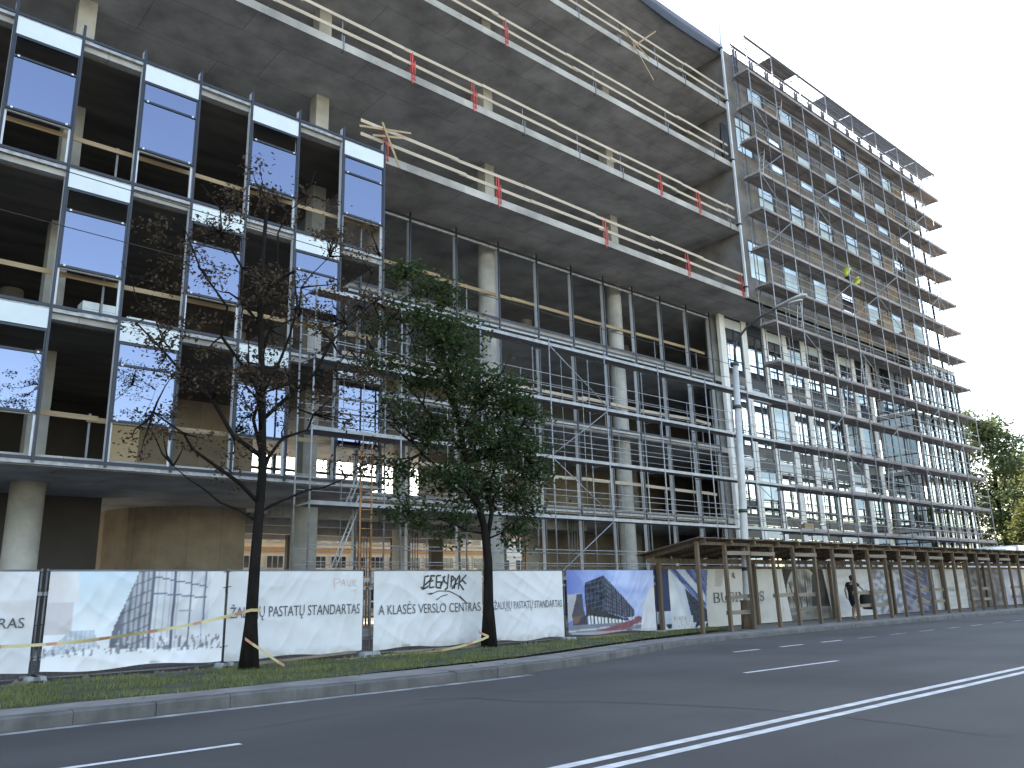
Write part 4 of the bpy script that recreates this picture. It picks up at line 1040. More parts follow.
# the covered walkway
cw = empty('covered_walkway', (40, 17.2, 0), 'long brown timber canopy over the footway, on paired posts before the hoarding', 'canopy')
YP = 16.2
PXs = []
x = 22.0; i = 0
while x < 62: PXs.append(x); x += (1.50 if i % 2 == 0 else 1.36); i += 1
for i, x in enumerate(PXs):
    lean = rng.uniform(-.05, .07)
    MB().beam((x+lean, YP+rng.uniform(-.02, .02), .06), (x, YP, 2.88), .10, .12, 0, (0, 1, 0)).build('post', M_old, cw)
for x in PXs[::4]: MB().beam((x+.45, 18.16, .06), (x+.45, 18.16, 2.52), .12, .12, 0, (0, 1, 0)).build('post', M_old, cw)
bm_ = MB(); bm_.beam((21.9, YP, 2.90), (62.5, YP, 2.90), .08, .10); bm_.build('front_beam', M_old, cw)
bm_ = MB(); bm_.beam((21.9, 18.16, 2.44), (62.5, 18.16, 2.44), .08, .16); bm_.build('back_beam', M_old, cw)
for x in PXs: MB().beam((x+.13, 15.95, 2.97), (x+.13, 18.45, 2.55), .06, .12).build('rafter', M_old, cw)
rf = MB(); x = 21.7
while x < 62.6:
    j = rng.uniform(-.012, .012); wdt_ = .245
    rf.add([(x, 15.9+rng.uniform(-.04, .03), 3.035+j), (x+wdt_, 15.9+rng.uniform(-.04, .03), 3.035+j), (x+wdt_, 18.5, 2.605+j), (x, 18.5, 2.605+j)]+[(x, 15.9, 3.065+j), (x+wdt_, 15.9, 3.065+j), (x+wdt_, 18.5, 2.635+j), (x, 18.5, 2.635+j)],
           [(0, 3, 2, 1), (4, 5, 6, 7), (0, 1, 5, 4), (1, 2, 6, 5), (2, 3, 7, 6), (3, 0, 4, 7)]); x += .25
rf.build('roof', M_old, cw)
for i, x in enumerate(PXs[:-1]):
    x1 = PXs[i+1]
    if i % 2 == 0 and i > 0 or i == 1:
        MB().beam((x-.02, YP-.09, 2.60), (x1+.02, YP-.09, 2.60+rng.uniform(-.02, .02)), .03, .13).build('header', M_oldp, cw)
    if i in (1, 3, 4, 7, 8, 11, 12, 15, 16, 19, 20, 22, 23, 26):
        for z in (1.18, .68):
            if i in (3,) and z < 1: continue
            MB().beam((x-.05, YP+.09, z+rng.uniform(-.03, .03)), (x1+.06, YP+.09, z+rng.uniform(-.03, .03)), .03, .13).build('rail', M_oldp, cw)
# ------------------------------------------------------------------ street lamp
lp = empty('street_lamp', (25.05, 16.55, .1), 'pale grey street lamp rising through the canopy, long dark curved arm over the road', 'street lamp')
MB().tube([(25.05, 16.55, .1), (25.12, 16.55, 1.2), (25.40, 16.52, 5.2), (25.70, 16.5, 9.62)], [.155, .145, .13, .11], 16).build('pole', M_pole, lp)
MB().tube([(25.05, 16.55, .1), (25.1, 16.55, 1.05)], [.26, .24], 16).build('base_sleeve', M_old, lp)
for z, xx in ((2.1, 25.18), (4.1, 25.32), (7.9, 25.58), (9.55, 25.69)): MB().tube([(xx, 16.53, z-.06), (xx+.005, 16.53, z+.06)], .165, 16).build('band', M_lampd, lp)
MB().tube([(25.7, 16.5, 9.5), (25.72, 16.48, 10.15), (25.74, 16.33, 10.5), (25.76, 15.9, 10.85), (25.78, 15.3, 11.1), (25.8, 14.55, 11.3)], [.05, .05, .048, .045, .042, .04], 10).build('arm', M_lampd, lp)
hh = MB()
secs = [(14.7, .06, .05), (14.55, .13, .07), (14.15, .19, .10), (13.75, .20, .11), (13.5, .15, .08), (13.42, .05, .04)]
vs = []
for (y, wx, hz) in secs:
    z = 11.25+(14.7-y)*.12
    vs += [(25.8+wx*math.cos(t), y, z+(hz if math.sin(t) > 0 else hz*.55)*math.sin(t)) for t in (6.2832*k/12 for k in range(12))]
hh.add(vs, [(i*12+k, i*12+(k+1) % 12, (i+1)*12+(k+1) % 12, (i+1)*12+k) for i in range(5) for k in range(12)]+[tuple(range(12)), tuple(range(60, 72))[::-1]], 0, True)
hd_ = hh.build('lamp_head', M_lamph, lp)
ln = MB(); ln.prism([(25.8+.13*math.cos(t), 13.9+.3*math.sin(t)) for t in (6.2832*k/14 for k in range(14))], 11.25, 11.29); ln.build('lens', M_lens, hd_)
# overhead wires
wm_ = MB()
for z, y in ((11.9, 20.6), (10.9, 21.6)):
    wm_.tube([(-15+i*4.5, y, z+.5-.9*(1-((i-9)/9)**2)) for i in range(19)], .012, 4)
wm_.build('overhead_wire', M_black, label='thin dark overhead wires sagging across the left block', cat='wire', kind='thing')

# ------------------------------------------------------------------ barrier tape
def tape(pts, lab, wd=.06):
    m = MB(); P = []
    for i in range(len(pts)-1):
        a, b = Vector(pts[i]), Vector(pts[i+1]); n_ = max(2, int((b-a).length/.16))
        for k in range(n_): t = k/n_; P.append(a.lerp(b, t)-Vector((0, 0, .05*math.sin(t*math.pi)*(b-a).length*.35)))
    P.append(Vector(pts[-1])); vs = []
    for i, p in enumerate(P):
        tw = .9*noise.noise((i*.13, 2, 5)); up = Vector((0, math.sin(tw), math.cos(tw)))*wd/2
        vs += [p-up, p+up]
    m.add(vs, []); o = 0
    for i in range(len(P)-1):
        m.f.append((2*i, 2*i+2, 2*i+3, 2*i+1)); m.m.append(1 if (i % 5) < 1 else 0); m.sm.append(False)
    m.build('barrier_tape', [mat('yellow_tape', (.47, .39, .20), .5, var=.15), mat('red_tape', (.42, .20, .13), .5, var=.15)], label=lab, cat='tape', loc=pts[0], group='barrier tapes')
tape([(.4, 16.9, .72), (3.0, 16.7, .80), (5.0, 16.5, .90), (7.28, 16.42, 1.27), (7.5, 16.45, 1.27), (7.6, 16.7, 1.22)], 'yellow and red barrier tape stretched from the left edge to the bare tree')
tape([(7.2, 16.45, .72), (7.5, 16.35, .5), (8.1, 16.5, .14)], 'short loose end of barrier tape hanging from the bare tree trunk')
tape([(14.0, 17.45, .52), (14.2, 17.28, .40), (13.6, 17.2, .28), (12.7, 17.3, .14), (11.2, 17.4, .12), (9.8, 17.4, .11)], 'slack yellow tape trailing from the green tree along the grass')

# ------------------------------------------------------------------ trees
def leaves(mb, cen, rad, n, size, r, tone, flat=.5):
    vs = []; fs = []; cs = []; o = 0
    for _ in range(n):
        d = Vector((r.gauss(0, 1), r.gauss(0, 1), r.gauss(0, .5)))
        p = cen+d*rad*.5
        a = Vector((r.gauss(0, 1), r.gauss(0, 1), r.gauss(0, flat))).normalized(); nrm = Vector((r.gauss(0, .6), r.gauss(0, .6), 1)).normalized()
        b = a.cross(nrm).normalized(); s = size*r.uniform(.65, 1.25)
        dro = Vector((0, 0, -s*.25))
        vs += [p-a*s*.5, p-b*s*.34+a*s*.05, p+a*s*.55+dro, p+b*s*.34+a*s*.05]
        fs.append((o, o+1, o+2, o+3)); o += 4
        t = max(0, min(1, tone+r.uniform(-.3, .3))); cs += [(t, 0, 0)]*4
    mb.add(vs, fs); mb.c = (mb.c or [])+cs
def limb(mb, p, q, r0, r1, r, wob=.06, n=5):
    p, q = Vector(p), Vector(q); L = (q-p).length
    pts = [p.lerp(q, i/n)+(Vector((r.uniform(-1, 1), r.uniform(-1, 1), r.uniform(-.6, .6)))*L*wob if 0 < i < n else Vector()) for i in range(n+1)]
    mb.tube(pts, [r0+(r1-r0)*i/n for i in range(n+1)], 7 if r0 > .04 else 4)
    return pts
def tree(name, base, trunk_pts, limbs, clumps, leafm, lsize, ln_, label, seed, group=None, r0=.13, twigs=3, crad=.55):
    r = random.Random(seed); b = Vector(base)
    o = empty(name, base, label, 'tree', group)
    t = MB(); P = [b+Vector(p) for p in trunk_pts]
    n_ = len(P); rads = [r0*(1.5 if i == 0 else 1)*(1-.72*i/(n_-1)) for i in range(n_)]
    t.tube(P, rads, 12)
    nodes = list(P[1:]); 
    for (s, e, rr_) in limbs:
        pts = limb(t, b+Vector(s), b+Vector(e), rr_, rr_*.3, r); nodes += pts[1:]
    cl = MB()
    for (c, rad, cnt, tone) in clumps:
        c = b+Vector(c)
        for _ in range(cnt):
            d = Vector((r.gauss(0, 1), r.gauss(0, 1), r.gauss(0, 1)))
            d = d.normalized()*rad*r.random()**.5; pc = c+d
            nn = min(nodes, key=lambda q: (q-pc).length)
            if (nn-pc).length < rad*2.2 and r.random() < .8: limb(t, nn, pc, .016+.004*twigs, .005, r, .08, 3)
            leaves(cl, pc, crad*r.uniform(.7, 1.25), ln_, lsize, r, tone+r.uniform(-.2, .2))
    t.build('trunk', M_bark, o)
    cl.build('crown', leafm, o)
    return o
LM_g = leafmat('linden_leaf', (.028, .052, .020), (.072, .108, .040), .42)
LM_b = leafmat('withered_leaf', (.055, .037, .026), (.115, .080, .050), .4)
LM_y = leafmat('poplar_leaf', (.065, .105, .045), (.14, .18, .085), .5)
LM_y2 = leafmat('poplar_leaf_dark', (.05, .075, .03), (.12, .14, .05), .45)
# bare brown tree in front of the left block
tree('street_tree', (7.42, 16.7, .06), [(0, 0, 0), (.0, 0, 1), (.02, 0, 2.2), (.08, 0, 4), (.0, .05, 6), (-.15, .1, 8), (-.1, .1, 10.2)],
     [((.05, 0, 3.4), (-2.4, -.4, 5.0), .05), ((.06, 0, 4.0), (2.0, .5, 6.1), .05), ((.05, 0, 4.4), (-2.6, .6, 7.1), .055), ((.0, 0, 5.2), (2.4, -.6, 8.3), .05), ((0, .05, 5.6), (-2.2, -.7, 8.9), .045),
      ((-.05, .1, 6.6), (1.9, .7, 9.8), .04), ((-.1, .1, 7.4), (-1.5, .5, 10.6), .04), ((0, 0, 4.6), (.4, 1.9, 7.6), .045), ((0, 0, 5.), (-.3, -1.9, 8.), .045), ((-.1, .1, 8.4), (.9, -.3, 11.4), .03),
      ((.05, 0, 3.2), (2.6, .3, 4.4), .04), ((.05, 0, 3.0), (-1.7, .3, 4.1), .035), ((-.05, .0, 5.8), (2.9, .2, 7.4), .035), ((-2.0, 0, 6.4), (-3.1, .2, 8.2), .02), ((1.8, .2, 7.4), (3., .1, 9.9), .02)],
     [((-2.3, -.2, 6.6), 1.0, 17, .4), ((-1.7, .4, 8.8), 1.1, 17, .5), ((.2, -.6, 8.0), 1.3, 26, .4), ((2.2, .0, 8.2), 1.1, 24, .5), ((1.9, .3, 10.2), .95, 15, .6), ((.2, .2, 10.9), 1.0, 11, .6), ((-2.0, 0, 4.9), .9, 12, .3),
      ((1.9, 0, 6.3), 1.0, 20, .35), ((.4, .5, 6.2), 1.2, 22, .3), ((-.9, -.3, 5.8), 1.0, 14, .3), ((2.4, .1, 4.7), .8, 10, .3), ((-.9, .2, 10.0), .9, 10, .6), ((-.5, .2, 4.4), .8, 6, .3)],
     LM_b, .085, 46, 'slender street tree with sparse brown withered leaves before the left block', 11, 'street trees on the verge', r0=.145, crad=.36)
# green tree before the set-back glazing
tree('street_tree', (14.35, 17.45, .06), [(0, 0, 0), (.0, 0, 1.2), (.02, 0, 2.3), (-.1, 0, 3.2), (-.5, .1, 4.6), (-.9, .1, 6.2), (-1.5, 0, 8.2)],
     [((.02, 0, 2.35), (.45, .1, 5.4), .085), ((.4, .1, 5.), (.9, 0, 7.2), .05), ((.25, .05, 3.8), (1.9, .3, 5.2), .045), ((-.2, .05, 3.7), (-2.6, -.3, 5.2), .05), ((-.5, .1, 4.9), (-2.8, .3, 7.4), .05), ((-.7, .1, 5.6), (-.1, -1.3, 7.8), .04),
      ((.5, .1, 5.4), (1.9, -.3, 6.7), .04), ((.0, 0, 3.0), (-2.4, .2, 3.5), .035), ((-.1, 0, 3.3), (.6, 1.4, 5.6), .04), ((-1.4, 0, 7.8), (-2.7, .1, 9.8), .035), ((.1, 0, 2.9), (1.2, -.6, 3.6), .035), ((-1.2, .1, 7.), (-.6, .2, 8.6), .035), ((-1.5, 0, 8.), (-1.5, .1, 9.8), .03), ((-1.0, .1, 6.4), (-3.1, -.2, 8.6), .035)],
     [((-2.6, 0, 9.9), .55, 9, .5), ((-1.6, .1, 9.6), .6, 11, .55), ((-3.0, 0, 8.6), .7, 10, .45), ((-1.9, -.2, 8.6), .9, 22, .45), ((-.7, .1, 8.4), .8, 19, .5), ((-3.2, .1, 7.4), .6, 6, .4), ((-2.0, 0, 7.2), .95, 20, .35), ((-.6, -.2, 7.0), 1.1, 32, .35), ((.7, .1, 6.9), .9, 26, .45), ((1.7, 0, 6.6), .6, 10, .5),
      ((-3.0, 0, 5.9), .7, 8, .35), ((-1.6, .2, 5.8), .95, 22, .3), ((0, -.1, 5.6), 1.1, 32, .3), ((1.3, .1, 5.5), .85, 22, .4), ((2.0, 0, 4.9), .55, 9, .4), ((-2.6, .1, 4.6), .75, 11, .3), ((-1.2, -.1, 4.4), .9, 19, .25), ((.2, .2, 4.3), .95, 22, .25), ((1.3, -.1, 4.1), .75, 16, .3), ((-2.4, .1, 3.4), .7, 9, .25), ((-1.0, .1, 3.3), .65, 9, .25), ((.9, 0, 3.2), .6, 9, .2)],
     LM_g, .12, 62, 'leafy dark green street tree standing before the set-back glazing', 12, 'street trees on the verge', r0=.155, crad=.5)
# trees beyond the right end
def bigtree(base, h, wdt_, m, label, seed, leaf=.44, n_=56, cl=38):
    r = random.Random(seed); limbs = []; clumps = []
    for k in range(9):
        a = k*2.4+r.uniform(-.4, .4); z0 = h*(.22+.06*k); ln2 = wdt_*(.75-.04*k)
        limbs.append(((0, 0, z0), (math.cos(a)*ln2, math.sin(a)*ln2, z0+h*.2), .16-.01*k))
    for k in range(20):
        a = k*2.4+r.uniform(-.5, .5); t = .22+.74*(k/19); rad = wdt_*math.sin(math.pi*min(.97, t*.86+.1))*r.uniform(.45, .8)
        clumps.append(((math.cos(a)*rad, math.sin(a)*rad, h*t), wdt_*.36, cl//2, .35+.5*r.random()))
    tree('broadleaf_tree', base, [(0, 0, 0), (.1, 0, h*.2), (-.1, .1, h*.45), (.15, 0, h*.7), (0, 0, h*.92)], limbs, clumps, m, leaf, n_, label, seed, 'trees beyond the right end of the building', r0=.42, crad=1.5, twigs=8)
bigtree((119, 39, 0), 23.2, 6.2, LM_y, 'tall sunlit broadleaf tree beyond the right end of the scaffolding', 21)
bigtree((112, 30, 0), 17, 5.0, LM_y2, 'dark green tree at the right picture edge before the tall one', 22)
bigtree((128, 52, 0), 13, 6.0, LM_y, 'low bright green tree between the scaffolding and the tall tree', 23)
bigtree((150, 44, 0), 21, 8.0, LM_y2, 'distant tree behind the tall one at the right edge', 24)
# ------------------------------------------------------------------ buildings seen through and behind
def apartment(nm, loc, X, Z, depth, cols, rows, mwall, band, lab, rz=0.):
    o = empty(nm, loc, lab, 'building'); x0, y0 = loc[0], loc[1]
    box('wall', mwall, o, x0, x0+X, y0, y0+depth, 0, Z)
    fh = Z/rows
    for j in range(rows): box('facade_band', band, o, x0-.05, x0+X+.05, y0-.12, y0-.005, j*fh-.0+.02, j*fh+.75)
    box('roof', M_ins, o, x0-.3, x0+X+.3, y0-.3, y0+depth+.3, Z, Z+.4)
    px = X/cols
    for j in range(rows):
        for i in range(cols):
            xa = x0+i*px+px*.22; f = MB(); z0, z1 = j*fh+.95, j*fh+fh-.45
            f.box(xa-.06, xa+px*.56+.06, y0-.06, y0-.003, z0-.06, z1+.06); w_ = f.build('window', M_white, o)
            g_ = MB(); g_.box(xa, xa+px*.26, y0-.08, y0-.062, z0, z1); g_.box(xa+px*.30, xa+px*.56, y0-.08, y0-.062, z0, z1); g_.build('pane', M_glassdk, w_)
o = empty('courtyard_building', (12, 66, 0), 'cream building with bands of white-framed windows glimpsed through the open ground floor', 'building')
box('wall', mat('cream_render', (.84, .72, .52), .9, var=.06), o, 12, 56, 66, 78, 0, 9.0)
box('roof', M_ins, o, 11.7, 56.3, 65.7, 78.3, 9.0, 9.35)
for z in (2.55, 5.6): box('facade_band', mat('orange_band', (.62, .36, .20), .9, var=.08), o, 12, 56, 65.86, 65.99, z, z+.35)
for r_, (z0, z1) in enumerate(((.7, 2.4), (3.5, 5.2), (6.5, 8.2))):
    for i in range(22):
        xa = 12.4+2.0*i; w_ = box('window', M_white, o, xa-.1, xa+1.55, 65.9, 65.99, z0-.12, z1+.1)
        g_ = MB()
        for q in range(3): g_.box(xa+.5*q, xa+.5*q+.4, 65.86, 65.89, z0+(.75 if (i+q+r_) % 3 == 0 else 0), z1)
        g_.build('pane', M_glassdk, w_)
apartment('apartment_building', (62, 84, 0), 34, 13, 12, 12, 4, mat('pale_render', (.62, .58, .52), .9, var=.06), mat('white_band', (.66, .65, .62), .9, var=.06), 'pale apartment block seen behind the far right end of the scaffolding')
o = empty('white_house', (134, 60, 0), 'small white house among the trees right of the scaffolding', 'house')
box('wall', M_white, o, 130, 142, 60, 70, 0, 8.5)
MB().prism_y([(129.5, 8.5), (142.5, 8.5), (136, 12)], 59.6, 70.4).build('roof', mat('dark_tiles', (.12, .07, .06), .8), o)
for x in (132, 135, 138): box('window', M_glassdk, o, x, x+1.2, 59.94, 59.99, 5.2, 6.8)
# shrubs seen through the ground floor
for k, (x, y) in enumerate(((27, 58), (33, 60), (41, 62))):
    tree('shrub', (x, y, 0), [(0, 0, 0), (.1, 0, 1.5), (0, .1, 3)], [((0, 0, .8), (1., 0, 2.4), .05), ((0, 0, .8), (-1., .3, 2.3), .05)], [((0, 0, 2.2), 1.5, 26, .6), ((1.2, 0, 1.7), 1.0, 14, .5), ((-1.2, .2, 1.6), 1.0, 14, .5)], LM_y, .22, 14,
         ('green shrub behind the building, seen under it left of the green tree', 'green shrub behind the building, seen under it behind the green tree', 'green shrub behind the building, seen under it right of the green tree')[k], 40+k, 'shrubs behind the building', r0=.08, crad=.8)

# ------------------------------------------------------------------ lorry behind the hoarding
lo = empty('lorry', (64, 21.5, .05), 'white lorry parked behind the right end of the canopy, only its roof showing', 'lorry')
MB().prism_y([(61.4, .55), (61.4, 1.9), (61.75, 3.25), (62.1, 3.62), (62.7, 3.78), (63.9, 3.78), (63.9, .55)], 20.4, 22.7).build('cab', M_white, lo)
MB().prism_y([(61.50, 1.95), (61.80, 3.12), (61.77, 3.14), (61.46, 1.97)], 20.55, 22.55).build('windscreen', M_glassdk, lo)
box('side_window', M_glassdk, lo, 62.1, 63.2, 20.38, 20.397, 2.0, 3.0)
box('cargo_box', M_white, lo, 64.1, 70.2, 20.3, 22.8, 1.1, 3.9)
box('chassis', M_black, lo, 62, 70.2, 20.8, 22.3, .6, 1.0)
for x in (62.6, 66.8, 68.2):
    for y in (20.4, 22.4):
        w_ = MB().tube([(x, y, .55), (x, y+.3, .55)], .5, 20).build('wheel', M_black, lo); MB().tube([(x, y-.012, .55), (x, y+.312, .55)], .27, 14).build('rim', M_chrome, w_)
for y in (20.6, 22.2): box('headlight', M_head, lo, 61.36, 61.397, y, y+.3, .95, 1.2)

# ------------------------------------------------------------------ people
M_skin = mat('skin', (.40, .25, .18), .6, var=.05)
M_hair = mat('dark_hair', (.02, .016, .014), .6)
M_blk = mat('black_fabric', (.012, .012, .016), .85, var=.2, scale=6)
M_navy = mat('navy_shorts', (.025, .03, .05), .85, var=.2, scale=6)
M_vis = mat('hi_vis_fabric', (.55, .68, .06), .7, var=.08)
M_work = mat('dark_work_trousers', (.04, .045, .06), .85)
M_helm = mat('helmet_shell', (.7, .62, .1), .35)
M_shoe = mat('pale_shoe', (.30, .29, .28), .7)
def skin(name, chains, m, parent, sub=2):
    """chains: lists of (x, y, z, radius); points that coincide are welded. The figure grows from the first point."""
    V = []; E_ = []; Rd = []; key = {}
    for ch in chains:
        prev = None
        for (x, y, z, r) in ch:
            k = (round(x, 4), round(y, 4), round(z, 4))
            if k not in key: key[k] = len(V); V.append((x, y, z)); Rd.append(r)
            i = key[k]
            if prev is not None and prev != i: E_.append((prev, i))
            prev = i
    me = bpy.data.meshes.new(name); me.from_pydata(V, E_, [])
    ob = bpy.data.objects.new(name, me); C.objects.link(ob)
    md = ob.modifiers.new('Skin', 'SKIN'); sv = me.skin_vertices[0].data
    for i, r in enumerate(Rd):
        sv[i].radius = (r, r); sv[i].use_root = i == 0
    md.use_smooth_shade = True
    ob.modifiers.new('Sub', 'SUBSURF').levels = sub; ob.modifiers['Sub'].render_levels = sub
    dg = bpy.context.evaluated_depsgraph_get(); out = bpy.data.meshes.new_from_object(ob.evaluated_get(dg))
    bpy.data.objects.remove(ob)
    out.materials.clear(); out.materials.append(m)
    for p in out.polygons: p.use_smooth = True
    o2 = bpy.data.objects.new(name, out); C.objects.link(o2); o2.parent = parent
    WORLD[o2.name] = WORLD[parent.name]
    return o2
def ellip(mb, c, r, n=14, m=9, mi=0, cut=None):
    vs = []; c = Vector(c)
    for j in range(m+1):
        ph = math.pi*j/m
        for i in range(n): t = 6.2832*i/n; vs.append((c.x+r[0]*math.sin(ph)*math.cos(t), c.y+r[1]*math.sin(ph)*math.sin(t), c.z+r[2]*math.cos(ph)))
    mb.add(vs, [(j*n+i, j*n+(i+1) % n, (j+1)*n+(i+1) % n, (j+1)*n+i) for j in range(m) for i in range(n)], mi, True)
def lerp3(a, b, t): return tuple(a[i]+(b[i]-a[i])*t for i in range(3))
def hand(wrist, fwd, side, curl):
    """chains of a palm, four fingers of unequal length and a thumb, starting at the wrist"""
    w_, f, s = Vector(wrist), Vector(fwd).normalized(), Vector(side).normalized(); dn = f.cross(s).normalized()*curl
    ch = []; pal = w_+f*.06
    ch.append([(*w_, .026), (*pal, .034)])
    for k, (off, ln2) in enumerate(((-.030, .062), (-.010, .075), (.010, .070), (.030, .054))):
        a = pal+s*off+f*.03; b = a+f*ln2*.45+dn*.012; c_ = b+f*ln2*.3+dn*.03; d = c_+f*ln2*.1+dn*.03
        ch.append([(*pal, .034), (*a, .010), (*b, .0095), (*c_, .0085), (*d, .0075)])
    t0 = w_+f*.03-s*.035; t1 = t0+f*.035-s*.02+dn*.01; t2 = t1+f*.03+dn*.02
    ch.append([(*pal, .034), (*t0, .013), (*t1, .011), (*t2, .009)])
    return ch
def figure(parent, J, shirt, legs, hairm, bare_leg, bare_arm=True, helmet=False):
    """J: joints relative to the figure's base"""
    P, N_, CH, HD = J['pelvis'], J['neck'], J['chest'], J['head']
    A = lambda k, r: (*J[k], r)
    ch = [[(*P, .135), (*lerp3(P, CH, .5), .125), (*CH, .145), (*N_, .06), (*lerp3(N_, HD, .45), .055)]]
    ax = Vector(J['face'])
    hz = Vector(HD)
    ch[0] += [(*(hz-Vector((0, 0, .07))+ax*.015), .078), (*hz, .096), (*(hz+Vector((0, 0, .07))-ax*.01), .078)]
    for s in ('l', 'r'):
        ch.append([(*CH, .145), A('sh_'+s, .062), (*lerp3(J['sh_'+s], J['el_'+s], .45), .052), A('el_'+s, .041), (*lerp3(J['el_'+s], J['wr_'+s], .3), .041), A('wr_'+s, .026)])
        f = Vector(J['wr_'+s])-Vector(J['el_'+s]); sd_ = f.cross(Vector((0, 0, 1))) if abs(f.normalized().z) < .9 else Vector(J['face'])
        ch += hand(J['wr_'+s], f, sd_, 1.)
        ch.append([(*P, .135), A('hip_'+s, .098), (*lerp3(J['hip_'+s], J['kn_'+s], .5), .082), A('kn_'+s, .058), (*lerp3(J['kn_'+s], J['an_'+s], .35), .056), A('an_'+s, .037), (*(Vector(J['an_'+s])+Vector((0, 0, -.045))), .04), (*(Vector(J['an_'+s])+Vector(J['toe_'+s])*.6+Vector((0, 0, -.055))), .04), (*(Vector(J['an_'+s])+Vector(J['toe_'+s])+Vector((0, 0, -.06))), .03)])
    body = skin('body', ch, M_skin, parent)
    o0 = Vector(WORLD[parent.name])
    # face: eyes, nose, mouth and ears
    side = ax.cross(Vector((0, 0, 1))).normalized()
    fm = MB()
    for s in (-1, 1):
        ellip(fm, o0+hz+ax*.088+side*s*.033+Vector((0, 0, .005)), (.011, .011, .008), 8, 6, 1); ellip(fm, o0+hz+side*s*.096-ax*.005, (.018, .018, .03), 8, 6, 0)
    ellip(fm, o0+hz+ax*.102-Vector((0, 0, .025)), (.016, .016, .024), 8, 6, 0); ellip(fm, o0+hz+ax*.083-Vector((0, 0, .062)), (.02, .02, .007), 8, 6, 2)
    fm.build('face', [M_skin, M_hair, M_red], parent)
    hm = MB()
    if helmet:
        ellip(hm, o0+hz+Vector((0, 0, .055)), (.125, .125, .095)); hm.prism([(o0.x+hz.x+.15*math.cos(t), o0.y+hz.y+.15*math.sin(t)) for t in (6.2832*k/16 for k in range(16))], o0.z+hz.z+.02, o0.z+hz.z+.035); hm.build('helmet', M_helm, parent)
    else:
        ellip(hm, o0+hz-ax*.022+Vector((0, 0, .035)), (.108, .108, .098)); ellip(hm, o0+hz-ax*.06-Vector((0, 0, .03)), (.07, .08, .08)); hm.build('hair', hairm, parent)
    # shirt: torso and sleeves, a little larger than the body
    sc_ = [[(*lerp3(P, CH, -.42), .165), (*P, .165), (*lerp3(P, CH, .45), .160), (*CH, .185), (*lerp3(CH, N_, .78), .09)]]
    for s in ('l', 'r'):
        e = .62 if bare_arm else 1.
        c2 = [(*CH, .165), A('sh_'+s, .078), (*lerp3(J['sh_'+s], J['el_'+s], e), .064)]
        if not bare_arm: c2 += [(*lerp3(J['el_'+s], J['wr_'+s], .85), .045)]
        sc_.append(c2)
    skin('shirt', sc_, shirt, parent)
    lc = [[(*lerp3(P, CH, .22), .146), (*P, .152)]]
    for s in ('l', 'r'):
        c2 = [(*P, .150), A('hip_'+s, .112), (*lerp3(J['hip_'+s], J['kn_'+s], .5), .098), A('kn_'+s, .078)]
        if not bare_leg: c2 += [(*lerp3(J['kn_'+s], J['an_'+s], .5), .066), (*lerp3(J['kn_'+s], J['an_'+s], .95), .058)]
        lc.append(c2)
    skin('shorts' if bare_leg else 'trousers', lc, legs, parent)
    for s in ('l', 'r'):
        a, t = Vector(J['an_'+s]), Vector(J['toe_'+s])
        skin('shoe', [[(*(a-t*.35+Vector((0, 0, -.055))), .047), (*(a+t*.3+Vector((0, 0, -.06))), .05), (*(a+t*1.05+Vector((0, 0, -.068))), .036)]], M_shoe if bare_leg else M_work, parent, 1)
pw = empty('person', (33.45, 17.05, .115), 'person in black top and shorts walking right under the canopy, black bag in hand', 'person')
figure(pw, dict(pelvis=(0, 0, .92), chest=(.06, 0, 1.28), neck=(.10, 0, 1.48), head=(.15, 0, 1.64), face=(1, 0, -.08), sh_l=(.08, .19, 1.42), sh_r=(.08, -.19, 1.42), el_l=(-.08, .24, 1.16), wr_l=(.02, .26, .93),
     el_r=(.34, -.22, 1.27), wr_r=(.66, -.20, 1.10), hip_l=(0, .09, .90), hip_r=(0, -.09, .90), kn_l=(.17, .10, .50), kn_r=(.02, -.09, .50), an_l=(.06, .10, .13), an_r=(-.24, -.09, .15), toe_l=(.16, .0, -.01), toe_r=(.13, 0, -.02)), M_blk, M_navy, M_hair, True)
bg_ = MB(); cx, cy, cz = 34.3, 16.85, .93
sec = [(-.46, .06, .24), (-.42, .14, .33), (0, .2, .40), (.38, .16, .38), (.47, .06, .28)]
vs = []
for (dx, hy, hz_) in sec:
    vs += [(cx+dx, cy+hy*math.cos(t), cz-.08+hz_*math.sin(t)*(1.0 if math.sin(t) < 0 else .85)+.03*math.sin(3*t+dx*5)) for t in (6.2832*k/12 for k in range(12))]
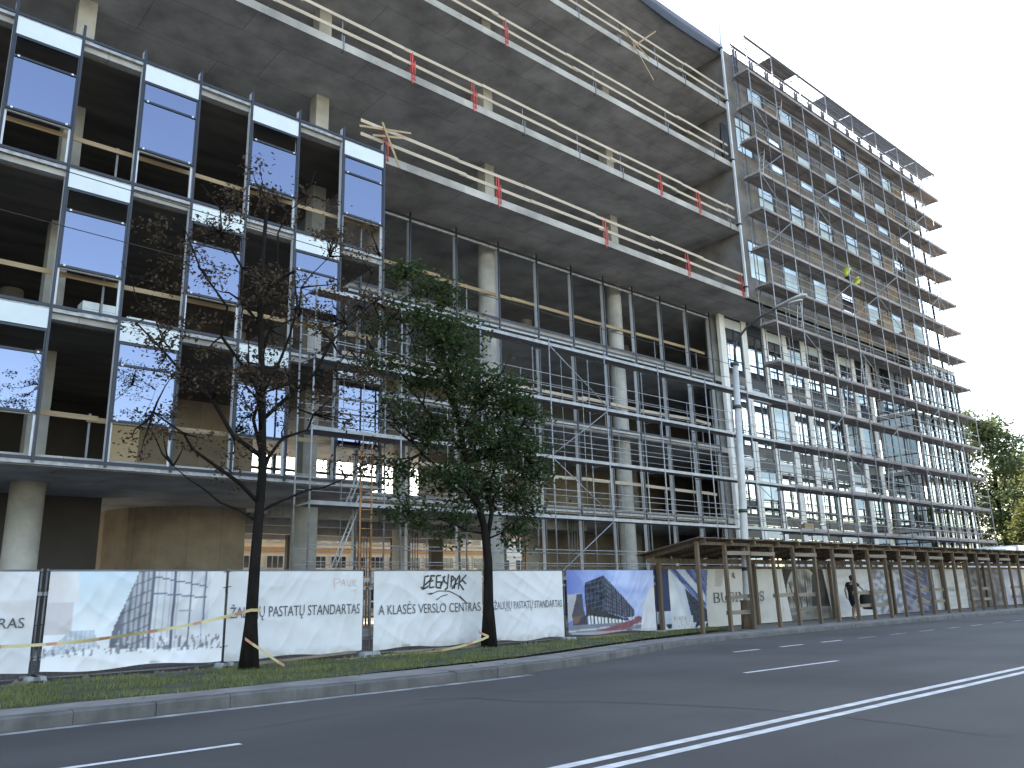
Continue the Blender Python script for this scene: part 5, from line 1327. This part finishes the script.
bg_.add(vs, [(i*12+k, i*12+(k+1) % 12, (i+1)*12+(k+1) % 12, (i+1)*12+k) for i in range(4) for k in range(12)]+[tuple(range(12)), tuple(range(48, 60))[::-1]], 0, True)
bo = empty('carry_bag', (cx, cy, .5), 'large soft black bag carried by the person under the canopy', 'bag')
bg_.build('body', M_blk, bo)
MB().tube([(cx-.20, cy, cz+.18), (cx-.12, cy, cz+.30), (cx-.02, cy, cz+.33), (cx+.08, cy, cz+.30), (cx+.16, cy, cz+.2)], .016, 6).build('handle', M_black, bo)
# two workers on the scaffold
w1 = empty('person', (53.0, 24.45, zk(8)+.02), 'scaffold worker in a yellow hi-vis vest standing on an upper lift, left one', 'person', None)
figure(w1, dict(pelvis=(0, 0, .92), chest=(.10, -.03, 1.26), neck=(.15, -.04, 1.45), head=(.21, -.05, 1.60), face=(1, -.2, -.3), sh_l=(.12, .17, 1.40), sh_r=(.12, -.21, 1.40), el_l=(.34, .2, 1.2), wr_l=(.56, .12, 1.12),
     el_r=(.32, -.25, 1.18), wr_r=(.54, -.20, 1.05), hip_l=(0, .09, .9), hip_r=(0, -.09, .9), kn_l=(.08, .1, .5), kn_r=(.05, -.1, .5), an_l=(0, .1, .10), an_r=(-.1, -.1, .10), toe_l=(.15, 0, 0), toe_r=(.15, 0, 0)), M_vis, M_work, M_hair, False, True, True)
w2 = empty('person', (54.3, 24.5, zk(8)+.02), 'scaffold worker in a yellow hi-vis vest crouching right of the standing one', 'person', None)
figure(w2, dict(pelvis=(0, 0, .48), chest=(.22, 0, .80), neck=(.32, 0, .96), head=(.40, 0, 1.10), face=(1, 0, -.4), sh_l=(.27, .19, .92), sh_r=(.27, -.19, .92), el_l=(.46, .22, .70), wr_l=(.62, .15, .52),
     el_r=(.46, -.22, .70), wr_r=(.62, -.15, .50), hip_l=(0, .1, .46), hip_r=(0, -.1, .46), kn_l=(.36, .14, .52), kn_r=(.34, -.14, .50), an_l=(.1, .12, .10), an_r=(.02, -.12, .10), toe_l=(.15, 0, 0), toe_r=(.15, 0, 0)), M_vis, M_work, M_hair, False, True, True)
